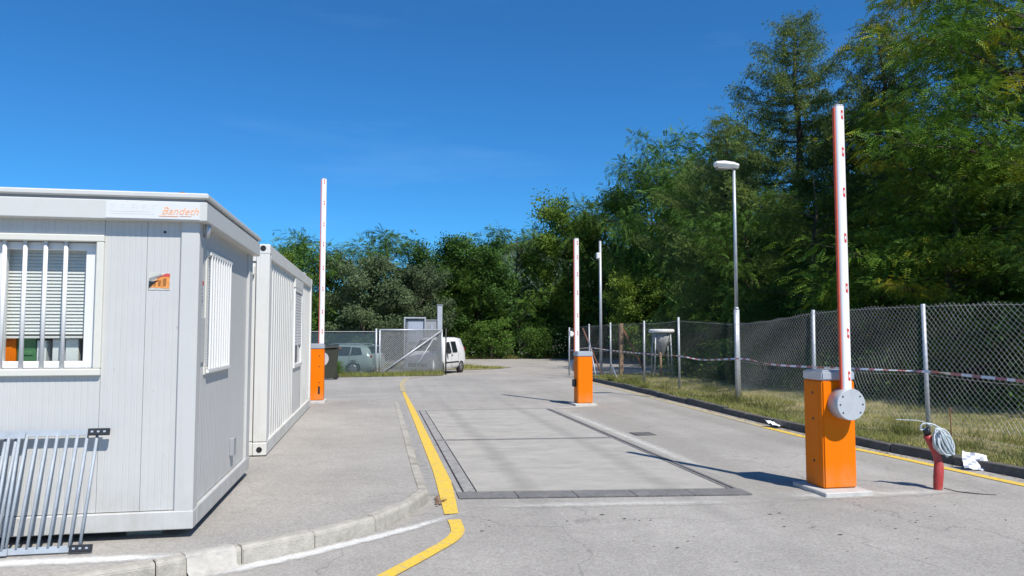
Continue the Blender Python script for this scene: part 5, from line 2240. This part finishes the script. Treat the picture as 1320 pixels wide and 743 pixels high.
def limb(mb_, pts, r0, r1, n=5):
    k = len(pts)
    mb_.tube(pts, [r0 + (r1 - r0) * i / (k - 1) for i in range(k)], n)


def grow(kind, H, Rd, seed, density=1.0, base=0.18, leafsize=1.0, material=None):
    """one tree -> (trunk mesh, crown mesh)"""
    rs = np.random.default_rng(seed)
    wood = MB()
    P, D, S = [], [], []
    lean = rs.normal(size=2) * 0.02 * H
    tp = [(lean[0] * (i / 6) ** 1.5 + rs.normal() * 0.012 * H * (0 < i < 6), lean[1] * (i / 6) ** 1.5 + rs.normal() * 0.012 * H * (0 < i < 6), H * 0.97 * i / 6 - (0.2 if i == 0 else 0)) for i in range(7)]
    limb(wood, tp, 0.022 * H + 0.03, 0.012, 8)
    tpz = [p[2] for p in tp]

    def trunk(z):
        return np.array([np.interp(z, tpz, [p[0] for p in tp]), np.interp(z, tpz, [p[1] for p in tp]), z])
    if kind == 'conifer':
        z = base * H
        step = 0.034 * H + 0.12
        while z < H * 0.985:
            f = (z / H - base) / (1 - base)
            rad = Rd * (1 - f) ** 0.66 * (0.8 + 0.35 * rs.random()) + 0.10
            nb_ = 5 if f < 0.8 else 4
            a0 = rs.uniform(0, 6.28)
            for b_ in range(nb_):
                a = a0 + b_ * 6.28 / nb_ + rs.normal() * 0.25
                ln = rad * rs.uniform(0.5, 1.15)
                d = np.array([math.cos(a), math.sin(a), 0])
                o_ = trunk(z + rs.normal() * 0.08)
                rise = 0.30 + 0.45 * f
                pts = []
                for k in range(5):
                    u = k / 4
                    pts.append(o_ + d * ln * u + np.array([0, 0, 1]) * ln * (rise * u * (-0.1 + u * 0.8) - 0.10 * u))
                limb(wood, pts, 0.012 + 0.010 * ln, 0.004, 4)
                nt_ = int((8 + ln * 26) * density)
                for k in range(nt_):
                    u = rs.uniform(0.12, 1.0)
                    i = min(3, int(u * 4))
                    fr = u * 4 - i
                    p = pts[i] * (1 - fr) + pts[i + 1] * fr
                    side = np.array([-d[1], d[0], 0]) * rs.choice([-1, 1])
                    dd = d * rs.uniform(0.1, 0.8) + side * rs.uniform(0.3, 1.0) * (1.1 - u) + np.array([0, 0, rs.uniform(-0.55, 0.35)])
                    P.append(p + side * rs.uniform(0, 0.10))
                    D.append(dd)
                    S.append(rs.uniform(0.6, 1.25) * leafsize * (1.15 - 0.35 * f))
            z += step * (1 - 0.35 * f)
        T = tuft_template(seed=seed)
        jit = 0.6
    else:
        nb_ = 22 if kind != 'layered' else 34
        for b_ in range(nb_):
            f = (b_ + 0.5) / nb_
            z = H * (base + (0.93 - base) * f ** 0.9)
            a = b_ * 2.399 + rs.normal() * 0.4
            if kind == 'layered':
                prof = 1.0 - 0.55 * f
                rise = 0.12 + 0.5 * f
            else:
                prof = math.sin(math.pi * (0.16 + 0.74 * f)) ** 0.7
                rise = 0.35 + 0.75 * f
            ln = Rd * prof * rs.uniform(0.75, 1.15)
            d = np.array([math.cos(a), math.sin(a), 0])
            o_ = trunk(z * 0.92)
            pts = []
            cv = rs.normal(size=2) * 0.12
            side = np.array([-d[1], d[0], 0])
            for k in range(5):
                u = k / 4
                pts.append(o_ + d * ln * u + side * ln * cv[0] * u * u * 2 + np.array([0, 0, ln * rise * (u - 0.30 * u * u * (1.5 if kind == 'layered' else 0.8))]))
            limb(wood, pts, 0.018 + 0.014 * ln, 0.006, 5)
            ns = int(5 + ln * (2.3 if kind == 'layered' else 1.8))
            for s_ in range(ns):
                u = 0.25 + 0.75 * (s_ + rs.random()) / ns
                i = min(3, int(u * 4))
                fr = u * 4 - i
                p = pts[i] * (1 - fr) + pts[i + 1] * fr
                sl_ = rs.uniform(0.45, 1.0) * (0.35 + 0.22 * Rd)
                dd = d * rs.uniform(0.2, 1.0) + side * rs.normal() * 0.9 + np.array([0, 0, rs.uniform(-0.15, 0.5) if kind == 'layered' else rs.uniform(-0.3, 0.9)])
                dd /= np.linalg.norm(dd)
                e_ = p + dd * sl_
                limb(wood, [p, (p + e_) / 2 + np.array([0, 0, 0.04]), e_], 0.012, 0.003, 3)
                nf = int(rs.uniform(16, 30) * density * (1.7 if kind == 'layered' else 1.0))
                cen = p + dd * sl_ * 0.75
                vsq = 0.26 if kind == 'layered' else 0.55
                for k in range(nf):
                    off = rs.normal(size=3) * np.array([1, 1, vsq]) * sl_ * 0.35
                    q = cen + off
                    P.append(q)
                    o2 = off / (np.linalg.norm(off) + 1e-6)
                    D.append(dd * 0.5 + o2 * 0.9 + np.array([0, 0, -0.15]) + rs.normal(size=3) * 0.25)
                    S.append(rs.uniform(0.7, 1.25) * leafsize)
        T = frond_template() if kind in ('layered', 'robinia') else clump_template(seed=seed)
        jit = 0.45
    P, D, S = np.array(P), np.array(D), np.array(S)
    V = place(T, P, D, S, jitter=jit, rs=rs)
    cm = quads_mesh('crown', V.reshape(-1, 3), 4, material)
    tm = wood.mesh('trunk', M_BARK, fix=False)
    return tm, cm


def tree(name, x, y, meshes, label, cat='tree', group=None, rz=0.0, sc=1.0, z=None):
    t = thing(name, (x, y, g(y) - 0.05 if z is None else z), label, cat, group, rz=rz)
    t.scale = (sc, sc, sc) if not isinstance(sc, tuple) else sc
    mesh_obj('trunk', meshes[0], t)
    mesh_obj('crown', meshes[1], t)
    return t


# near trees on the right: each its own
LARCH = grow('conifer', 13.6, 4.9, 21, 1.0, base=0.10, leafsize=1.15, material=M_LARCH)
LARCH2 = grow('conifer', 12.3, 3.8, 33, 1.0, base=0.12, leafsize=1.15, material=M_LARCH)
ROB1 = grow('layered', 11.5, 4.6, 41, 1.25, base=0.16, leafsize=0.95, material=M_ROBY)
ROB2 = grow('layered', 12.5, 4.4, 52, 1.15, base=0.14, leafsize=1.0, material=M_ROB)
ROB3 = grow('robinia', 10.5, 3.8, 63, 1.3, base=0.15, leafsize=1.5, material=M_ROB)
# middle and far
FAR1 = grow('robinia', 10.0, 3.6, 71, 0.9, base=0.10, leafsize=2.0, material=M_ROB)
FAR2 = grow('broad', 10.0, 3.9, 82, 0.9, base=0.08, leafsize=1.4, material=M_OAK)
FAR3 = grow('broad', 9.5, 3.4, 93, 0.9, base=0.08, leafsize=1.4, material=M_BLUEG)
FAR4 = grow('broad', 10.0, 3.4, 14, 0.9, base=0.10, leafsize=1.4, material=M_LIME)

tree('larch_tree', 15.3, 24.2, LARCH, 'tallest feathery conifer with an open pointed top, left of the nearest barrier arm')
tree('larch_tree', 16.5, 21.8, LARCH2, 'dark narrow conifer just right of the tallest one, behind the nearest barrier arm')
tree('robinia_tree', 15.4, 14.6, ROB1, 'yellowing leafy tree with layered boughs at the upper right corner', rz=0.6)
tree('robinia_tree', 18.9, 18.0, ROB2, 'tall green tree with layered boughs between the dark conifer and the yellowing tree', rz=2.0, sc=1.05)
tree('larch_tree', 14.6, 28.6, LARCH, 'smaller feathery conifer left of the tallest one, behind the street lamp', rz=2.2, sc=0.80)
tree('robinia_tree', 16.2, 34.0, ROB3, 'rounded green tree directly left of the street lamp head', rz=1.0, sc=(0.78, 0.78, 1.04))
tree('robinia_tree', 19.9, 50.0, ROB3, 'dark round-topped tree at the left end of the tall right-hand row', rz=3.4, sc=(1.0, 1.0, 1.46))
tree('robinia_tree', 18.5, 11.5, ROB2, 'leafy green tree at the extreme right edge behind the fence', rz=4.0, sc=0.95)
tree('robinia_tree', 12.9, 10.2, ROB2, 'low spreading tree over the grass at the right edge', rz=5.1, sc=0.52)
tree('robinia_tree', 12.9, 14.6, ROB1, 'low leafy tree overhanging the fence right of the nearest barrier arm', rz=3.6, sc=0.55)
tree('robinia_tree', 12.6, 19.4, ROB2, 'low leafy tree overhanging the grass between the lamp and the nearest barrier', rz=1.3, sc=0.52)
tree('robinia_tree', 12.8, 24.0, ROB3, 'low dark tree behind the fence left of the street lamp', rz=4.4, sc=0.58)

row = [(FAR2, -6.9, 50, 0.74, 0.3, 'dark green tree showing above the white container roof'),
       (FAR1, -5.2, 54, 0.86, 1.1, 'bushy green tree behind the raised arm of the left barrier'),
       (FAR4, -7.0, 49, 0.72, 2.0, 'light yellowish-green tree low behind the left barrier'),
       (FAR3, -1.0, 53, 0.78, 2.9, 'grey-green tree behind the blue netting fence'),
       (FAR1, 0.6, 58, 0.97, 4.0, 'tall tree with two tufted crowns rising above the mesh gate'),
       (FAR2, 4.6, 60, 0.89, 5.0, 'dark tree left of the road end, above the tall gate post'),
       (FAR3, 3.0, 55, 0.74, 0.9, 'low grey-green tree behind the grey cabin'),
       (FAR2, 8.2, 60, 0.95, 1.9, 'dark tree straight above the white van'),
       (FAR1, 7.4, 59.6, 0.80, 0.2, 'green tree leaning over the lane right of the van'),
       (FAR1, 11.6, 60.5, 1.07, 3.0, 'broad green tree above the end of the road'),
       (FAR4, 15.9, 60, (1.0, 1.0, 1.28), 3.9, 'light green tree directly left of the second barrier arm'),
       (FAR1, 18.6, 58, (1.05, 1.05, 1.27), 5.5, 'green tree directly behind the second barrier arm'),
       (FAR2, 20.4, 53, (0.9, 0.9, 1.32), 0.5, 'dark tree right of the thin camera pole'),
       (FAR4, 17.5, 47, 0.62, 1.5, 'low light green tree behind the thin camera pole'),
       (FAR1, 21.8, 45, (1.1, 1.1, 1.52), 2.6, 'tall green tree behind the fence hopper'),
]
for m, x, y, sc_, rz, lab in row:
    tree('broadleaf_tree', x, y, m, lab, rz=rz, sc=sc_)

# the wood behind them, one mass
rs = np.random.default_rng(99)
P, D, S = [], [], []


def mass(n, fx, size, out=1.0):
    for i in range(n):
        p = fx()
        P.append(p)
        D.append(rs.normal(size=3) + np.array([-0.2, -0.6, 0.3]))
        S.append(size * rs.uniform(0.7, 1.3))


def ridge(x0, y0, x1, y1, hmin, hmax, thick, n, size, zb=0.0, lump=2.2):
    ph = rs.uniform(0, 6.28, 3)

    def f():
        t_ = rs.random()
        x = x0 + (x1 - x0) * t_
        y = y0 + (y1 - y0) * t_
        Ln = math.hypot(x1 - x0, y1 - y0)
        s_ = t_ * Ln
        h = hmin + (hmax - hmin) * (0.5 + 0.5 * math.sin(s_ / lump + ph[0]) * math.sin(s_ / (lump * 2.7) + ph[1]))
        z = zb + h * rs.random() ** 0.8
        nx, ny = -(y1 - y0) / Ln, (x1 - x0) / Ln
        o_ = rs.normal() * thick
        return np.array([x + nx * o_, y + ny * o_, z])
    mass(n, f, size)


ridge(-35, 63, 24, 66, 4.8, 7.4, 1.3, 7000, 2.0, zb=-0.5)
ridge(20, 62, 22, 8, 6.5, 9.5, 1.2, 8000, 1.8)
ridge(27, 60, 29, 2, 7.5, 10, 1.2, 4500, 2.4)
V = place(clump_template(n=7, r=0.34, size=0.17, seed=8), np.array(P), np.array(D), np.array(S), jitter=1.0, rs=rs)
me = quads_mesh('woodland', V.reshape(-1, 3), 4, M_OAK)
props(mesh_obj('woodland', me), 'dense dark wood closing the view behind the separate trees', 'woodland', kind='stuff')

# undergrowth at the trees' feet
P, D, S = [], [], []
ridge(-12, 58.6, 20, 58.6, 0.8, 3.0, 0.7, 2500, 1.3, zb=-0.45, lump=1.2)
ridge(17.5, 44, 15.6, 27, 0.8, 2.6, 0.8, 2200, 1.1, zb=-0.2, lump=1.1)
ridge(12.6, 26, 11.9, 7, 0.9, 3.0, 0.55, 4200, 0.75, zb=0.05, lump=0.9)
ridge(10.5, 24, 10.5, 16, 0.3, 1.5, 0.45, 2000, 0.65, zb=0.05, lump=0.7)
ridge(10.5, 16, 12.0, 8, 0.3, 1.5, 0.40, 1600, 0.6, zb=0.05, lump=0.7)
ridge(-20, 44, -7, 46, 2.0, 4.0, 0.8, 1200, 1.2, zb=-0.4)
V = place(clump_template(n=7, r=0.30, size=0.13, seed=5), np.array(P), np.array(D), np.array(S), jitter=1.0, rs=rs)
me = quads_mesh('undergrowth', V.reshape(-1, 3), 4, M_OAK)
props(mesh_obj('undergrowth', me), 'tangled green undergrowth along the foot of the wood', 'undergrowth', kind='stuff')

# two bushes beside the lane end
BUSH = grow('broad', 2.2, 1.1, 17, 0.5, base=0.05, leafsize=0.7, material=M_ROB)
tree('bush', 9.1, 57.9, BUSH, 'light green bush at the end of the road, left of the second barrier', 'bush', sc=1.25)
tree('bush', 12.8, 57.6, BUSH, 'low green bush close beside the second barrier arm at the wood edge', 'bush', sc=1.05, rz=2.0)
tree('bush', 6.3, 58.0, BUSH, 'low bush at the wood edge right of the white van', 'bush', sc=0.9, rz=4.0)
tree('weed_clump', -1.75, 33.4, BUSH, 'small clump of weeds at the foot of the blue netting fence', 'weeds', sc=0.3, rz=1.0)

# grass


def blades(name, n, fx, h0, h1, w_, label):
    pos = np.array([fx() for _ in range(n)])
    a = rs.uniform(0, 6.28, n)
    h = rs.uniform(h0, h1, n) * (0.6 + 0.8 * rs.random(n))
    ld = rs.normal(size=(n, 2)) * h[:, None] * 0.45
    wx, wy = np.cos(a) * w_ * 0.5, np.sin(a) * w_ * 0.5
    V = np.zeros((n, 3, 3))
    V[:, 0] = pos + np.stack([wx, wy, np.zeros(n)], 1)
    V[:, 1] = pos - np.stack([wx, wy, np.zeros(n)], 1)
    V[:, 2] = pos + np.stack([ld[:, 0], ld[:, 1], h], 1)
    me = quads_mesh(name, V.reshape(-1, 3), 3, M_GRASS)
    return props(mesh_obj(name, me), label, 'grass', kind='stuff')


def fverge():
    y = 3.5 + 21.0 * rs.random() ** 1.3
    u = rs.random() ** 1.3 * 5.6
    # tussocks
    if math.sin(y * 3.1 + u * 2.0) * math.sin(u * 4.3 - y) < -0.35 and rs.random() < 0.6:
        y += 0.25
    return (kerbx(y) + 0.13 + u, y, g(y) + VZ + 0.015 + 0.02 * min(u, 3))


blades('verge_grass', 120000, fverge, 0.03, 0.095, 0.011, 'dry yellow-green grass on the verge under the chain-link fence')


cl = [(rs.uniform(7.0, 8.3), 4 + 19.5 * rs.random()) for _ in range(46)]


def fweed():
    c = cl[int(rs.integers(len(cl)))]
    x, y = c[0] + rs.normal() * 0.10, c[1] + rs.normal() * 0.12
    return (max(x, kerbx(y) + 0.14), y, g(y) + VZ + 0.01)


blades('verge_weeds', 7000, fweed, 0.08, 0.24, 0.012, 'taller green weeds and stalks standing in clumps along the fence')


def fstrip():
    x = rs.uniform(-8, 3.1)
    return (x, 31.9 + rs.random() * 2.6 + max(0, x) * 0.5, g(33) + 0.02)


blades('strip_grass', 9000, fstrip, 0.05, 0.22, 0.03, 'thin grass growing along the foot of the far fence')


def fisl():
    t_ = rs.random()
    return (rs.uniform(-1, 7.3 - t_ * 2.5), 41.6 + t_ * 6, g(44) + 0.02)


blades('island_grass', 9000, fisl, 0.05, 0.15, 0.04, 'grass on the island where the lane forks behind the van')


def ffar():
    return (rs.uniform(-10, 22), rs.uniform(57.7, 59.5), g(58) + 0.05)


blades('far_grass', 8000, ffar, 0.10, 0.35, 0.05, 'rough grass at the foot of the wood beyond the lane')
